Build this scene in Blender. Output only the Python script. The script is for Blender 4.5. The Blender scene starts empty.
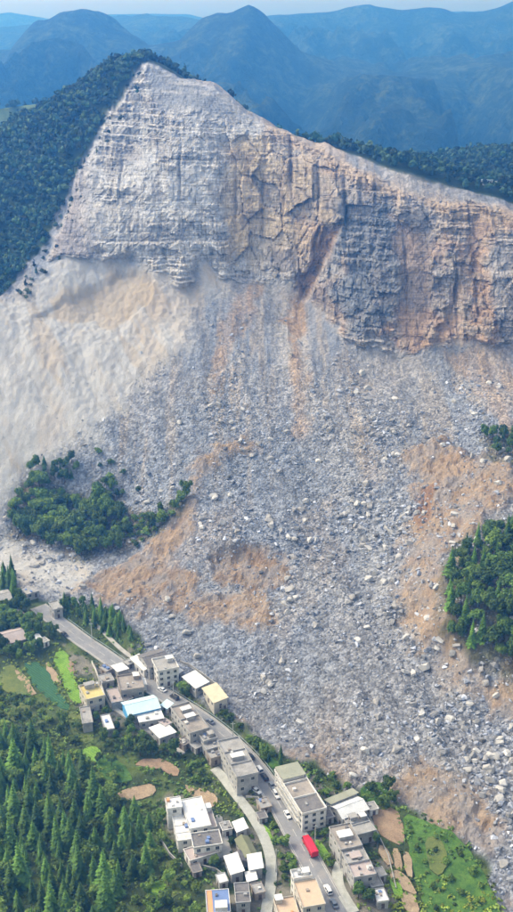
import bpy, bmesh, math, random
import numpy as np
from mathutils import Vector, Matrix, Euler
random.seed(7)
RNG = np.random.default_rng(11)

# ------------------------------------------------------------------ camera, sky, sun, exposure
SC = bpy.context.scene
COL = SC.collection
CAM_H, F_PX, PITCH = 270.0, 1100.0, math.atan(436 / 1100.0)
cam_d = bpy.data.cameras.new('camera')
cam = bpy.data.objects.new('camera', cam_d)
COL.objects.link(cam)
cam.location = (0, 0, CAM_H)
cam.rotation_euler = (math.pi / 2 - PITCH, 0, 0)
cam_d.sensor_fit = 'VERTICAL'
cam_d.sensor_height = 36.0
cam_d.lens = F_PX / 912 * 36.0
cam_d.clip_start, cam_d.clip_end = 1.0, 40000.0
SC.camera = cam

SUN_EL, SUN_AZ = math.radians(46), math.radians(-68)     # azimuth from +Y, clockwise; sun behind and left of the viewer
world = bpy.data.worlds.new('World')
SC.world = world
world.use_nodes = True
wn, wl = world.node_tree.nodes, world.node_tree.links
sky = wn.new('ShaderNodeTexSky')
sky.sky_type = 'NISHITA'
sky.sun_disc = False
sky.sun_elevation = SUN_EL
sky.sun_rotation = SUN_AZ
sky.air_density = 1.0
sky.dust_density = 3.5
sky.ozone_density = 1.0
hsv = wn.new('ShaderNodeHueSaturation')                     # thin overcast: the blue is washed out
hsv.inputs['Saturation'].default_value = 0.5
wl.new(sky.outputs['Color'], hsv.inputs['Color'])
wl.new(hsv.outputs['Color'], wn['Background'].inputs['Color'])
wn['Background'].inputs['Strength'].default_value = 0.15

sun_d = bpy.data.lights.new('sun', 'SUN')
sun_d.energy = 0.9
sun_d.angle = math.radians(25)
sun_d.color = (1.0, 0.99, 0.98)
sun = bpy.data.objects.new('sun', sun_d)
COL.objects.link(sun)
sd = Vector((math.sin(SUN_AZ) * math.cos(SUN_EL), math.cos(SUN_AZ) * math.cos(SUN_EL), math.sin(SUN_EL)))
sun.rotation_euler = sd.to_track_quat('Z', 'Y').to_euler()
sun.location = (-200, -100, 600)

SC.view_settings.view_transform = 'Standard'
SC.view_settings.look = 'None'
SC.view_settings.exposure = 1.12
SC.view_settings.gamma = 1.0
SC.view_settings.use_curve_mapping = False
SC.cycles.use_denoising = True
SC.cycles.max_bounces = 6
SC.cycles.volume_bounces = 0
SC.cycles.transparent_max_bounces = 8

# ------------------------------------------------------------------ numeric helpers
_T = np.random.default_rng(5).random((512, 512))
def vnoise(x, y, seed=0):
    x = np.asarray(x, float) + seed * 37.7; y = np.asarray(y, float) + seed * 91.3
    xi = np.floor(x).astype(int); yi = np.floor(y).astype(int)
    fx = x - xi; fy = y - yi
    fx = fx * fx * (3 - 2 * fx); fy = fy * fy * (3 - 2 * fy)
    a = _T[xi & 511, yi & 511]; b = _T[(xi + 1) & 511, yi & 511]
    c = _T[xi & 511, (yi + 1) & 511]; d = _T[(xi + 1) & 511, (yi + 1) & 511]
    return (a * (1 - fx) + b * fx) * (1 - fy) + (c * (1 - fx) + d * fx) * fy
def fbm(x, y, o=4, seed=0, g=0.5):
    s = 0; a = 1; t = 0
    for k in range(o):
        s = s + a * (vnoise(x, y, seed + k * 3) * 2 - 1); t += a; a *= g
        x = np.asarray(x) * 2.03; y = np.asarray(y) * 2.03
    return s / t
def smooth(a, b, v):
    t = np.clip((np.asarray(v, float) - a) / (b - a), 0, 1)
    return t * t * (3 - 2 * t)

def rowT(py):            # fall per metre of depth for a line of sight
    return math.tan(PITCH + math.atan((py - 456.0) / F_PX))
def sideX(px, Y, z):     # lateral position of a sight line at depth Y, level z
    dep = Y * math.cos(PITCH) + (CAM_H - z) * math.sin(PITCH)
    return (px - 256.5) / F_PX * dep
def at_z(px, py, z):
    Y = (CAM_H - z) / rowT(py)
    return (sideX(px, Y, z), Y, z)
def at_y(px, py, Y):
    z = CAM_H - Y * rowT(py)
    return (sideX(px, Y, z), Y, z)

# ------------------------------------------------------------------ the lie of the land: surveyed spot heights, thin-plate surface
SP = []
def zrow(py, pairs):
    for px, z in pairs: SP.append(at_z(px, py, z))
def yrow(py, pairs):
    for px, Y in pairs: SP.append(at_y(px, py, Y))
zrow(1060, [(-150, -10), (0, -8), (256, -1), (513, -5), (650, -6)])
zrow(912, [(-150, -9), (0, -6), (128, -3), (256, -1), (350, 0), (440, -3), (513, -4), (650, 0)])
zrow(800, [(-150, -6), (0, -5), (128, -3), (200, -2), (256, 0), (300, .5), (384, -1), (513, 2), (650, 8)])
zrow(720, [(-120, -1), (0, -1), (90, 0), (160, .5), (215, 1.5), (300, 4), (400, 7), (513, 7), (650, 18)])
zrow(660, [(-120, 3), (0, 2), (64, 2.5), (128, 3), (192, 6), (256, 9), (384, 12), (440, 14), (513, 21), (640, 32)])
zrow(620, [(-120, 5), (0, 5), (64, 4.5), (128, 7), (192, 11), (256, 13), (384, 16), (420, 18), (450, 28), (513, 35), (640, 44)])
zrow(580, [(-120, 8), (0, 7), (64, 7), (128, 10), (192, 15), (256, 17), (320, 20), (384, 22), (440, 33), (513, 40), (640, 50)])
zrow(545, [(-120, 14), (0, 11), (64, 12), (128, 16), (192, 25), (256, 27), (320, 27), (384, 29), (448, 39), (513, 46), (640, 56)])
zrow(500, [(-120, 28), (0, 26), (64, 25), (128, 28), (192, 36), (256, 36), (320, 37), (384, 40), (448, 46), (513, 52), (640, 60)])
zrow(450, [(-120, 46), (0, 46), (64, 46), (128, 47), (192, 51), (256, 51), (384, 54), (448, 57), (513, 62), (640, 68)])
zrow(400, [(-120, 65), (0, 66), (64, 65), (128, 65), (192, 68), (256, 68), (384, 69), (448, 70), (513, 74), (640, 78)])
zrow(350, [(-120, 86), (0, 87), (64, 86), (128, 85), (192, 87), (256, 86), (330, 86), (384, 85), (448, 86), (513, 87), (640, 90)])
zrow(300, [(-120, 107), (0, 108), (40, 108), (90, 107), (128, 108), (192, 107), (256, 106), (305, 104)])
zrow(268, [(64, 124), (128, 123), (160, 124), (200, 122), (256, 120)])
yrow(290, [(0, 688), (-120, 690)])
yrow(200, [(-150, 755), (0, 757), (40, 750), (64, 744)])
yrow(160, [(-150, 805), (0, 795), (64, 772), (110, 760)])
yrow(136, [(0, 822)]); yrow(114, [(50, 818)]); yrow(88, [(100, 816)]); yrow(155, [(-150, 850)])
yrow(160, [(128, 757), (160, 745), (210, 742)])
yrow(100, [(128, 802), (160, 783), (200, 776)])
yrow(65, [(148, 812)]); yrow(73, [(172, 816)]); yrow(81, [(195, 818)]); yrow(83.5, [(218, 815)])
yrow(205, [(100, 730), (150, 722), (200, 724), (256, 730), (290, 722)])
yrow(145, [(240, 750), (270, 752)]); yrow(110, [(246, 798)]); yrow(120, [(264, 786)]); yrow(132, [(290, 772)]); yrow(98, [(232, 806)])
yrow(230, [(320, 703), (350, 694)]); yrow(155, [(325, 740)]); yrow(167, [(350, 727)])
yrow(265, [(384, 673), (448, 668), (513, 664), (575, 664)])
yrow(182, [(384, 712)]); yrow(191, [(410, 706)]); yrow(199, [(448, 701)]); yrow(214, [(513, 692)]); yrow(230, [(575, 690), (680, 690)])
for x, z1, z2 in ((-320, 180, 140), (-190, 182, 140), (-100, 215, 165), (-50, 215, 165), (0, 185, 158), (60, 158, 150), (130, 148, 158), (200, 146, 166), (330, 140, 165)):
    SP.append((x, 900 if x < 0 else 830, z1)); SP.append((x, 1000 if x < 0 else 950, z2))
for x in (-330, -150, 0, 150, 330): SP.append((x, 1200, 95)); SP.append((x, 1080, 125))
SP = np.array(SP, float)

def _phi(d2): return np.where(d2 > 0, 0.5 * d2 * np.log(np.maximum(d2, 1e-12)), 0.0)
_S = 100.0
_P = SP[:, :2] / _S
_n = len(SP)
_A = np.zeros((_n + 3, _n + 3))
_A[:_n, :_n] = _phi(((_P[:, None] - _P[None]) ** 2).sum(-1)) + np.eye(_n) * 0.0002
_A[:_n, _n] = 1; _A[:_n, _n + 1:] = _P; _A[_n, :_n] = 1; _A[_n + 1:, :_n] = _P.T
_C = np.linalg.solve(_A, np.concatenate([SP[:, 2], np.zeros(3)]))
def tps(x, y):
    q = np.stack([np.ravel(x), np.ravel(y)], 1) / _S
    out = np.empty(len(q))
    for i in range(0, len(q), 20000):
        c = q[i:i + 20000]
        out[i:i + 20000] = _phi(((c[:, None] - _P[None]) ** 2).sum(-1)) @ _C[:_n] + _C[_n] + c @ _C[_n + 1:]
    return out.reshape(np.shape(x))
GX = np.arange(-340, 341, 4.0); GY = np.arange(225, 1221, 4.0)
_gz = tps(*np.meshgrid(GX, GY))
def _bil(G, x, y, x0, y0, st):
    fx = np.clip((np.asarray(x, float) - x0) / st, 0, G.shape[1] - 1.001); fy = np.clip((np.asarray(y, float) - y0) / st, 0, G.shape[0] - 1.001)
    i = fx.astype(int); j = fy.astype(int); u = fx - i; v = fy - j
    return (G[j, i] * (1 - u) + G[j, i + 1] * u) * (1 - v) + (G[j + 1, i] * (1 - u) + G[j + 1, i + 1] * u) * v
def base_z(x, y): return _bil(_gz, x, y, -340, 225, 4.0)

_cy = np.cos(PITCH); _sy = np.sin(PITCH)
def sight(px, py, lift=0.0, y0=226.0, y1=1200.0):
    """where a line of sight meets the ground (raised by lift)"""
    T = rowT(py)
    Y = np.arange(y0, y1, 0.5)
    z = CAM_H - Y * T
    x = (px - 256.5) / F_PX * (Y * _cy + (CAM_H - z) * _sy)
    g = base_z(x, Y) + lift
    k = np.nonzero(g >= z)[0]
    k = k[0] if len(k) else len(Y) - 1
    return float(x[k]), float(Y[k]), float(z[k])
def sight_poly(pts): return np.array([sight(a, b)[:2] for a, b in pts])
def seg_dist(px, py, poly, closed=True):
    d = np.full(np.shape(px), 1e9)
    n = len(poly)
    for i in range(n if closed else n - 1):
        a = poly[i]; b = poly[(i + 1) % n]
        ab = b - a; L = max(float(ab @ ab), 1e-9)
        t = np.clip(((px - a[0]) * ab[0] + (py - a[1]) * ab[1]) / L, 0, 1)
        d = np.minimum(d, np.hypot(px - a[0] - t * ab[0], py - a[1] - t * ab[1]))
    return d
def inside(px, py, poly):
    r = np.zeros(np.shape(px), bool)
    n = len(poly)
    for i in range(n):
        x1, y1 = poly[i]; x2, y2 = poly[(i + 1) % n]
        c = ((y1 > py) != (y2 > py)) & (px < (x2 - x1) * (py - y1) / ((y2 - y1) if y2 != y1 else 1e-9) + x1)
        r ^= c
    return r
def zone(px, py, poly, soft=3.0, rag=4.0, seed=1, sc=12.0):
    """soft ragged membership of a ground polygon"""
    b = 3 * (soft + rag)
    m = (px > poly[:, 0].min() - b) & (px < poly[:, 0].max() + b) & (py > poly[:, 1].min() - b) & (py < poly[:, 1].max() + b)
    out = np.zeros(np.shape(px))
    if not m.any(): return out
    x = px[m]; y = py[m]
    s = np.where(inside(x, y, poly), 1, -1) * seg_dist(x, y, poly)
    s = s + rag * fbm(x / sc, y / sc, 4, seed, 0.65)
    out[m] = smooth(-soft, soft, s)
    return out

Z = {}
def Zp(name, pts): Z[name] = sight_poly(pts)
Zp('cliff', [(142, 66), (165, 72), (200, 84), (240, 112), (290, 133), (350, 168), (400, 190), (450, 202), (540, 222), (580, 340), (513, 345), (460, 348), (430, 345), (400, 350), (355, 346), (330, 320), (310, 300), (290, 282), (255, 278), (222, 276), (205, 262), (185, 284), (165, 272), (140, 262), (120, 262), (90, 262), (50, 258), (80, 170), (110, 110)])
Zp('green_low', [(-200, 1100), (-200, 585), (0, 580), (40, 600), (70, 600), (118, 612), (140, 640), (160, 668), (200, 692), (235, 722), (270, 752), (310, 768), (345, 792), (372, 792), (400, 806), (430, 822), (462, 840), (485, 868), (505, 912), (525, 960), (540, 1100)])
Zp('left_wood', [(12, 510), (34, 478), (52, 484), (80, 492), (112, 496), (126, 520), (160, 510), (184, 492), (182, 510), (158, 534), (128, 552), (85, 556), (40, 545), (14, 528)])
Zp('right_wood', [(600, 505), (520, 515), (470, 540), (448, 560), (442, 600), (443, 640), (470, 662), (520, 680), (600, 700)])
Zp('right_copse', [(480, 440), (540, 425), (540, 465), (495, 462)])
Zp('flank', [(-200, 300), (0, 296), (20, 275), (45, 245), (70, 185), (105, 115), (140, 66), (148, 62), (130, 62), (60, 95), (-200, 150)])
# ground colours
Zp('pale', [(-200, 590), (-200, 300), (10, 300), (60, 262), (120, 272), (160, 282), (185, 285), (205, 265), (222, 272), (215, 290), (170, 350), (130, 400), (95, 440), (60, 455), (25, 470), (8, 520), (30, 550), (90, 566), (85, 590), (20, 592)])
Zp('soil_a', [(190, 445), (240, 436), (246, 448), (225, 462), (200, 490), (185, 530), (170, 555), (200, 585), (262, 590), (270, 622), (200, 622), (120, 600), (75, 590), (110, 565), (150, 555), (170, 520), (186, 490)])
Zp('soil_b', [(215, 552), (245, 545), (290, 560), (285, 580), (255, 590), (225, 590)])
Zp('soil_c', [(405, 455), (440, 446), (480, 455), (515, 480), (515, 510), (470, 535), (446, 560), (442, 610), (448, 642), (425, 642), (408, 620), (412, 560), (418, 500), (400, 480)])
Zp('soil_d', [(440, 645), (475, 664), (520, 690), (520, 715), (490, 700), (455, 672)])
Zp('soil_e', [(390, 770), (425, 765), (470, 780), (485, 815), (500, 860), (512, 905), (470, 855), (430, 825), (395, 800)])
Zp('soil_f', [(232, 720), (280, 740), (335, 768), (330, 780), (300, 770), (262, 752)])
Zp('soil_g', [(322, 240), (340, 225), (330, 262), (305, 300), (300, 340), (308, 380), (312, 435), (288, 440), (292, 380), (286, 320), (296, 275)])
Zp('soil_h', [(222, 320), (250, 280), (262, 280), (240, 330), (218, 395), (205, 405)])
Zp('soil_i', [(440, 350), (513, 345), (513, 440), (490, 410), (470, 380), (450, 365)])
Zp('soil_j', [(95, 285), (120, 272), (150, 282), (148, 300), (115, 325), (60, 322), (40, 315)])
Zp('summit', [(150, 68), (175, 76), (205, 86), (232, 102), (250, 118), (225, 122), (195, 112), (160, 108), (148, 90)])
Zp('yards', [(60, 640), (95, 660), (140, 640), (180, 670), (230, 700), (215, 712), (250, 745), (285, 765), (330, 790), (375, 800), (385, 850), (392, 905), (360, 960), (262, 960), (225, 905), (200, 870), (165, 840), (160, 800), (200, 770), (150, 745), (100, 735), (75, 705)])
Zp('slump', [(28, 330), (45, 312), (70, 298), (95, 286), (118, 274), (136, 266), (152, 274), (146, 304), (118, 336), (80, 356), (36, 356)])
Zp('grey_cliff', [(350, 230), (390, 200), (400, 250), (395, 320), (375, 345), (345, 335), (335, 290)])
Zp('grey_cliff2', [(340, 200), (360, 195), (350, 235), (338, 250)])
Zp('tan_cliff', [(222, 140), (262, 135), (300, 150), (345, 175), (350, 225), (320, 250), (290, 245), (262, 265), (230, 255), (225, 200)])
Zp('tan_cliff2', [(430, 205), (480, 205), (520, 225), (470, 245), (440, 240)])
Zp('orange_rim', [(258, 118), (300, 135), (350, 167), (400, 188), (450, 200), (520, 214), (520, 228), (450, 212), (400, 200), (350, 183), (300, 152), (262, 132)])
Zp('orange_cliff', [(390, 215), (430, 240), (440, 300), (420, 345), (400, 340), (400, 270)])
Zp('orange_cliff2', [(460, 250), (485, 215), (500, 225), (470, 270), (455, 330), (440, 330)])
Zp('dark_soil', [(420, 495), (438, 490), (432, 520), (418, 540), (412, 525)])

# ------------------------------------------------------------------ road, lanes
ROAD_PX = [(38, 606), (52, 618), (66, 628), (82, 640), (100, 652), (122, 668), (145, 683), (168, 697), (190, 711), (212, 726), (232, 743), (249, 760), (264, 779), (278, 801), (291, 826), (304, 850), (318, 876), (332, 902), (350, 940), (372, 990)]
PATH_PX = [(214, 768), (222, 776), (234, 792), (247, 808), (260, 828), (268, 846), (272, 864), (271, 884), (266, 912), (262, 945)]
CANAL_PX = [(112, 707), (122, 714), (134, 722), (150, 732), (166, 743), (184, 755)]
LANE_PX = [(354, 912), (346, 900), (338, 886), (337, 872), (342, 860)]
LANE2_PX = [(86, 617), (100, 628), (112, 640), (124, 652), (136, 660)]
def polyline(pts, step=2.0, lift=0.0):
    P = np.array([sight(a, b) for a, b in pts])
    for _ in range(3):                                          # Chaikin rounding
        Q = [P[0]]
        for a, b in zip(P[:-1], P[1:]): Q += [a * .75 + b * .25, a * .25 + b * .75]
        P = np.array(Q + [P[-1]])
    d = np.concatenate([[0], np.cumsum(np.hypot(*(P[1:, :2] - P[:-1, :2]).T))])
    t = np.arange(0, d[-1], step)
    R = np.stack([np.interp(t, d, P[:, k]) for k in range(3)], 1)
    k = 9
    zz_ = np.convolve(np.pad(R[:, 2], k, 'edge'), np.ones(2 * k + 1) / (2 * k + 1), 'valid')
    R[:, 2] = zz_ + lift
    return R
ROAD, PATH, CANAL, LANE, LANE2 = (polyline(p) for p in (ROAD_PX, PATH_PX, CANAL_PX, LANE_PX, LANE2_PX))
def near_line(x, y, L): return seg_dist(np.asarray(x, float), np.asarray(y, float), L[:, :2], False)

# ------------------------------------------------------------------ terrain mesh
xs = np.arange(-292, 292.1, 0.8)
ys = np.concatenate([np.arange(228, 640, 1.2), np.arange(640, 830, 0.55), np.arange(830, 1215, 5.0)])
X, Y = np.meshgrid(xs, ys)
B = base_z(X, Y)
m = {k: zone(X, Y, v, *((3.0, 9.0) if k[:4] == 'soil' or k == 'pale' else (1.5, 6.5)), i, 14.0) for i, (k, v) in enumerate(Z.items())}
m['pale'] = zone(X, Y, Z['pale'], 9.0, 20.0, 4, 26.0)
for k in ('soil_a', 'soil_c', 'soil_e', 'soil_f', 'soil_d'): m[k] = zone(X, Y, Z[k], 4.5, 15.0, len(k) + ord(k[-1]), 18.0)
m['cliff'] = zone(X, Y, Z['cliff'], 3.0, 8.0, 3, 18.0)
for k in ('orange_rim', 'grey_cliff', 'grey_cliff2', 'tan_cliff', 'tan_cliff2', 'orange_cliff', 'orange_cliff2', 'summit'):
    m[k] = zone(X, Y, Z[k], 5.0, 9.0, len(k), 14.0)
wood_g = np.clip(zone(X, Y, Z['left_wood'], 4, 12, 77, 9.0) + zone(X, Y, Z['right_wood'], 3, 8, 78, 9.0) + zone(X, Y, Z['right_copse'], 3, 8, 79, 9.0), 0, 1)
green = np.clip(m['green_low'] + m['flank'], 0, 1)
back = (1 - m['cliff']) * smooth(0, 6, Y - np.interp(X, [-340, -190, -80, 0, 30, 60, 90, 120, 160, 340], [640, 690, 815, 800, 777, 741, 718, 710, 700, 695]))
green = np.maximum(green, back)
scree = (1 - green) * (1 - m['cliff'])
rub = scree * (1 - 0.75 * m['pale'])
soil_any = np.clip(sum(m[k] for k in ('soil_a', 'soil_b', 'soil_c', 'soil_d', 'soil_e', 'soil_f')), 0, 1)

H = B.copy()
H += scree * (1.6 * fbm(X / 34, Y / 34, 4, 21) + 1.2 * rub * fbm(X / 7, Y / 7, 3, 22) + 0.5 * fbm(X / 2.6, Y / 2.6, 2, 23))
H += scree * (1 - .75 * m['pale']) * smooth(560, 640, Y) * 1.8 * fbm(X / 9, Y / 70, 4, 24, .6)              # runnels down the slope
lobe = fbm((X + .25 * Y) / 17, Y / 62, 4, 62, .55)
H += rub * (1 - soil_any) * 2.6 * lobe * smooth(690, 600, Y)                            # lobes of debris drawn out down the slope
H += soil_any * (1.4 - 4.6 * np.abs(fbm(X / 11, Y / 15, 5, 25, .58)))                   # raised earth cut by rills
H += m['pale'] * smooth(560, 610, Y) * (5.0 * np.abs(fbm((X * .8 + Y * .45) / 24, (Y * .8 - X * .45) / 75, 4, 26, .5)) + 1.1 * fbm(X / 6, Y / 12, 4, 27, .65) + .5 * fbm(X / 2, Y / 2.5, 3, 20))
H -= m['slump'] * 3.0 * smooth(625, 690, Y)
H -= m['soil_b'] * 3.5 * smooth(478, 490, Y)
H += m['soil_c'] * 2.2
H += m['green_low'] * 0.5 * fbm(X / 12, Y / 12, 3, 28)
H += (m['flank'] + back) * (3.0 * fbm(X / 40, Y / 40, 4, 29))

def bench(Hh, L, half, blend, drop):
    """cut or fill the ground to a level strip under a lane"""
    mm = (X > L[:, 0].min() - 20) & (X < L[:, 0].max() + 20) & (Y > L[:, 1].min() - 20) & (Y < L[:, 1].max() + 20)
    idx = np.nonzero(mm)
    x = X[idx]; y = Y[idx]
    d = np.full(len(x), 1e9); zn = np.zeros(len(x))
    for a in L:
        dd = np.hypot(x - a[0], y - a[1]); k = dd < d
        d[k] = dd[k]; zn[k] = a[2]
    wgt = 1 - smooth(half, half + blend, d)
    Hh[idx] = Hh[idx] * (1 - wgt) + (zn - drop) * wgt
bench(H, CANAL, 1.5, 3, .25); bench(H, LANE2, 2.2, 3, .25); bench(H, LANE, 2.6, 3, .25); bench(H, PATH, 2.6, 3, .25); bench(H, ROAD, 5.0, 5, .3)

# rock face: beds broken by joints, set back ledge by ledge
dzdy = np.clip(np.gradient(B, axis=0) / np.gradient(Y, axis=0), 0.55, 4)
w = m['cliff']
zz = B + 0.04 * X + 2.0 * fbm(X / 60, Y / 60, 2, 31)
rb = np.random.default_rng(3)
edges = np.concatenate([[60], 60 + np.cumsum(rb.choice([1.6, 2.4, 3.4, 5.5, 8.0], 70, p=[.2, .25, .25, .2, .1]))])
kb = np.clip(np.searchsorted(edges, zz) - 1, 0, len(edges) - 2)
zc = 0.5 * (edges[kb] + edges[kb + 1])
off_b = rb.normal(0, 0.9, len(edges))[kb]
wid = rb.uniform(3, 9, len(edges))[kb]; sh = rb.uniform(0, 50, len(edges))[kb]
massive = m['tan_cliff']                                               # thick unbedded buttress
def blocks(u, v, su, sv, seed):
    """irregular joint-bounded blocks: random value per block and distance to its border"""
    a_, b_ = u / su, v / sv
    ia, ib = np.floor(a_).astype(int), np.floor(b_).astype(int)
    best = np.full(u.shape, 9.0); sec = np.full(u.shape, 9.0); val = np.zeros(u.shape)
    for i in (-1, 0, 1):
        for j in (-1, 0, 1):
            ca, cb = ia + i, ib + j
            ra = _T[(ca * 3 + seed * 17) & 511, (cb * 5 + seed) & 511]; rb_ = _T[(cb * 7 + seed * 5) & 511, (ca * 11 + seed * 3) & 511]
            d_ = np.maximum(np.abs(a_ - ca - ra), np.abs(b_ - cb - rb_)) + .25 * (np.abs(a_ - ca - ra) + np.abs(b_ - cb - rb_))
            nv = _T[(ca * 13 + cb * 29 + seed) & 511, (cb * 17 + ca + seed * 7) & 511]
            lt = d_ < best
            sec = np.where(lt, best, np.minimum(sec, d_)); val = np.where(lt, nv, val); best = np.where(lt, d_, best)
    return val, sec - best
ju = X + .8 * fbm(X / 7, zz / 7, 3, 32)
jv = zz + .6 * fbm(X / 8, zz / 8, 3, 30)
lf = 1 - smooth(-40, 5, X)                                              # thinner beds towards the left end
b1, e1 = blocks(ju, jv, 15, 19, 1); b2, e2 = blocks(ju, jv, 6.0, 5.0, 2); b3, e3 = blocks(ju, jv, 2.6, 2.2, 3)
off_j = (b1 - .5) * (5 + 3 * massive - 2.8 * lf) + (b2 - .5) * (3.4 - 1.8 * massive - 1.6 * lf) + (b3 - .5) * (1.5 - .9 * massive) - (1.6 - lf) * smooth(.10, .0, e1) - .9 * smooth(.12, 0, e2) * (1 - .5 * massive)
but = 13.0 * (0.45 - np.abs(fbm(X / 46 + zz / 300, zz / 150, 3, 33, .5)))
wx = X + 2.5 * fbm(X / 20, zz / 20, 2, 38)
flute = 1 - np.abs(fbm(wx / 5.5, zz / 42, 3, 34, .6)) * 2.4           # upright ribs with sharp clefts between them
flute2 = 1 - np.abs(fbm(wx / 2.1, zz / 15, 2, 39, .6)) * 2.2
loose = smooth(0.05, 0.45, fbm(X / 34 + 9, zz / 20, 3, 36)) * 0.75 * (1 - massive)   # stretches buried under rubble
loose = np.maximum(loose, .85 * np.maximum(m['orange_cliff'], m['orange_cliff2']))
loose = np.maximum(loose, m['summit'])
bedded = .45 + .55 * smooth(-.25, .3, fbm(X / 30, zz / 25, 3, 58))
ledge = (zz - zc) / dzdy * 0.85 * (1 - loose) * (1 - .6 * massive)
crisp = (1 - .8 * loose) * w
dY = -w * but * (1 - .7 * m['summit']) - crisp * (off_b * .6 * (1 - .7 * massive) + off_j + 1.3 * flute * (1 - .6 * massive) + 0.4 * flute2 + ledge * np.maximum(bedded, .8 * lf)) - w * .5 * fbm(X / 2.2, zz / 2.2, 2, 35)
for cpx, cpy, cw, cd in ((291, 160, 1.3, 7), (262, 205, .9, 4), (318, 190, 1.0, 5), (345, 205, 1.2, 6), (236, 200, .9, 4), (405, 260, 1.1, 4), (456, 285, 1.4, 5), (476, 300, 1.0, 4), (180, 170, .9, 3.5), (120, 190, .9, 3)):
    ccx, ccy, ccz = sight(cpx, cpy)                                     # open joints standing out as dark clefts
    dY += w * cd * np.exp(-((X - ccx - 1.2 * fbm(zz / 9, zz * 0 + cpx, 2, 5)) / cw) ** 2) * np.exp(-((zz - ccz) / 17) ** 2)
gully = m['soil_g'] * w
dY += gully * 9.0 + w * m['orange_cliff2'] * 4 + w * m['orange_cliff'] * 3
H += w * 1.2 * fbm(X / 14, Y / 14, 4, 37, .6)
YY = Y + dY

# ground colour by material, darker in rock clefts and in hollows between debris lobes
def c3(r, g, b): return np.array([r, g, b])
C = np.zeros(X.shape + (3,)) + c3(.24, .262, .312)
def lay(mask, col, k=1.0):
    global C
    C = C * (1 - k * mask[..., None]) + col * k * mask[..., None]
n1 = fbm(X / 25, Y / 40, 4, 41); n2 = fbm(X / 8, Y / 8, 4, 42, .6); n3 = fbm(X / 55, Y / 55, 3, 43); n4 = fbm((X + .6 * Y) / 9, (Y - .6 * X) / 60, 4, 47, .6); n5 = fbm(X / 6, Y / 70, 4, 48, .6)
lay(smooth(-.1, .5, n3) * scree, c3(.29, .28, .28), .5)
lay(smooth(.1, .5, n1) * scree, c3(.33, .27, .22), .4)
lay(smooth(.0, .4, n5) * scree * smooth(480, 580, Y), c3(.42, .36, .30), .6)
lay(smooth(.55, .8, vnoise(X / 22, Y / 90, 17)) * scree * smooth(560, 640, Y), c3(.46, .43, .41), .6)
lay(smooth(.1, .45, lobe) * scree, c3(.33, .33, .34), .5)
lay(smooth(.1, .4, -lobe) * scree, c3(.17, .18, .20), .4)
pl = m['pale'] * (1 - green)
lay(pl, c3(.49, .487, .485), .94)
lay(pl * smooth(.05, .4, n4), c3(.44, .37, .29), .6)
lay(pl * smooth(.15, .45, fbm(X / 4, Y / 7, 4, 19, .65)), c3(.34, .32, .305), .45)
lay(pl * smooth(600, 680, Y) * smooth(-.2, .3, n1), c3(.47, .38, .29), .5)
lay(pl * smooth(.25, .55, n2), c3(.40, .38, .37), .45)
lay(pl * smooth(.2, .5, n1), c3(.50, .43, .36), .4)
for k, a in (('soil_a', .8), ('soil_b', .85), ('soil_c', .85), ('soil_d', .8), ('soil_e', .75), ('soil_f', .65)):
    lay(m[k] * (1 - green) * (0.45 + .55 * smooth(-.35, .25, n2)), c3(.38, .275, .18), a)
    lay(m[k] * (1 - green) * smooth(.1, .45, fbm(X / 5, Y / 5, 3, 49)), c3(.27, .18, .11), .55)
lay(m['soil_b'] * smooth(-.1, .3, n2), c3(.20, .14, .10), .7)
for k, a in (('soil_g', .95), ('soil_h', .8), ('soil_i', .6)):
    lay(m[k] * (1 - green) * (.5 + .5 * smooth(-.3, .3, n5)), c3(.38, .275, .19), a)
lay(m['soil_j'], c3(.44, .36, .26), .6)
lay(m['slump'] * smooth(640, 690, Y) * smooth(-.2, .3, n2), c3(.38, .32, .25), .5)
lay(m['dark_soil'], c3(.26, .15, .085), .8)
v1 = fbm(wx / 6, zz / 11, 4, 44, .65); v2 = fbm(X / 26, zz / 16, 4, 45)
rw = smooth(0, 70, X)                                                     # redder rock towards the right end
lay(w, c3(.54, .54, .55))
lay(w * (1 - rw) * smooth(-.15, .3, v1), c3(.78, .76, .745), .85)
lay(w * smooth(.0, .4, v2), c3(.30, .265, .25), .55)
lay(w * smooth(.12, .4, v1), c3(.24, .225, .225), .5)
lay(w * (1 - loose) * smooth(.45, .75, b2), c3(.66, .62, .58), .55)
lay(w * (1 - loose) * smooth(.5, .2, b2) * smooth(.4, .7, b1), c3(.30, .285, .28), .6)
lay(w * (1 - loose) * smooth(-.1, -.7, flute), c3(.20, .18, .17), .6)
lay(w * (1 - loose) * smooth(.05, .0, e2) * smooth(.4, .7, b3), c3(.22, .20, .19), .35)
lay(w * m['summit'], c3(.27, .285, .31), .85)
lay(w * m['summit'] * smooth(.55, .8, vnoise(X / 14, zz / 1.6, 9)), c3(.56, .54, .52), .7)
lay(w * m['tan_cliff'] * (.5 + .5 * smooth(.15, .5, b1)), c3(.68, .54, .355), .85)
lay(w * m['tan_cliff'] * smooth(.045, .0, e1) * smooth(.3, .6, vnoise(X / 6, zz / 9, 3)), c3(.22, .17, .14), .6)
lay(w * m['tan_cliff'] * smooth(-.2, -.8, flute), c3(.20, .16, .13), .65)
lay(w * m['tan_cliff'] * smooth(.0, .35, v1), c3(.28, .22, .17), .6)
lay(w * m['tan_cliff2'], c3(.55, .41, .24), .8)
lay(w * rw, c3(.38, .34, .33), .6)
lay(w * rw * smooth(-.05, .3, fbm(X / 20, zz / 20, 4, 46)), c3(.50, .335, .225), .8)
lay(w * rw * (1 - loose) * smooth(.0, .35, fbm(X / 16, zz / 18, 4, 50) + .5 * (b2 - .5)), c3(.15, .152, .168), .8)
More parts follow.
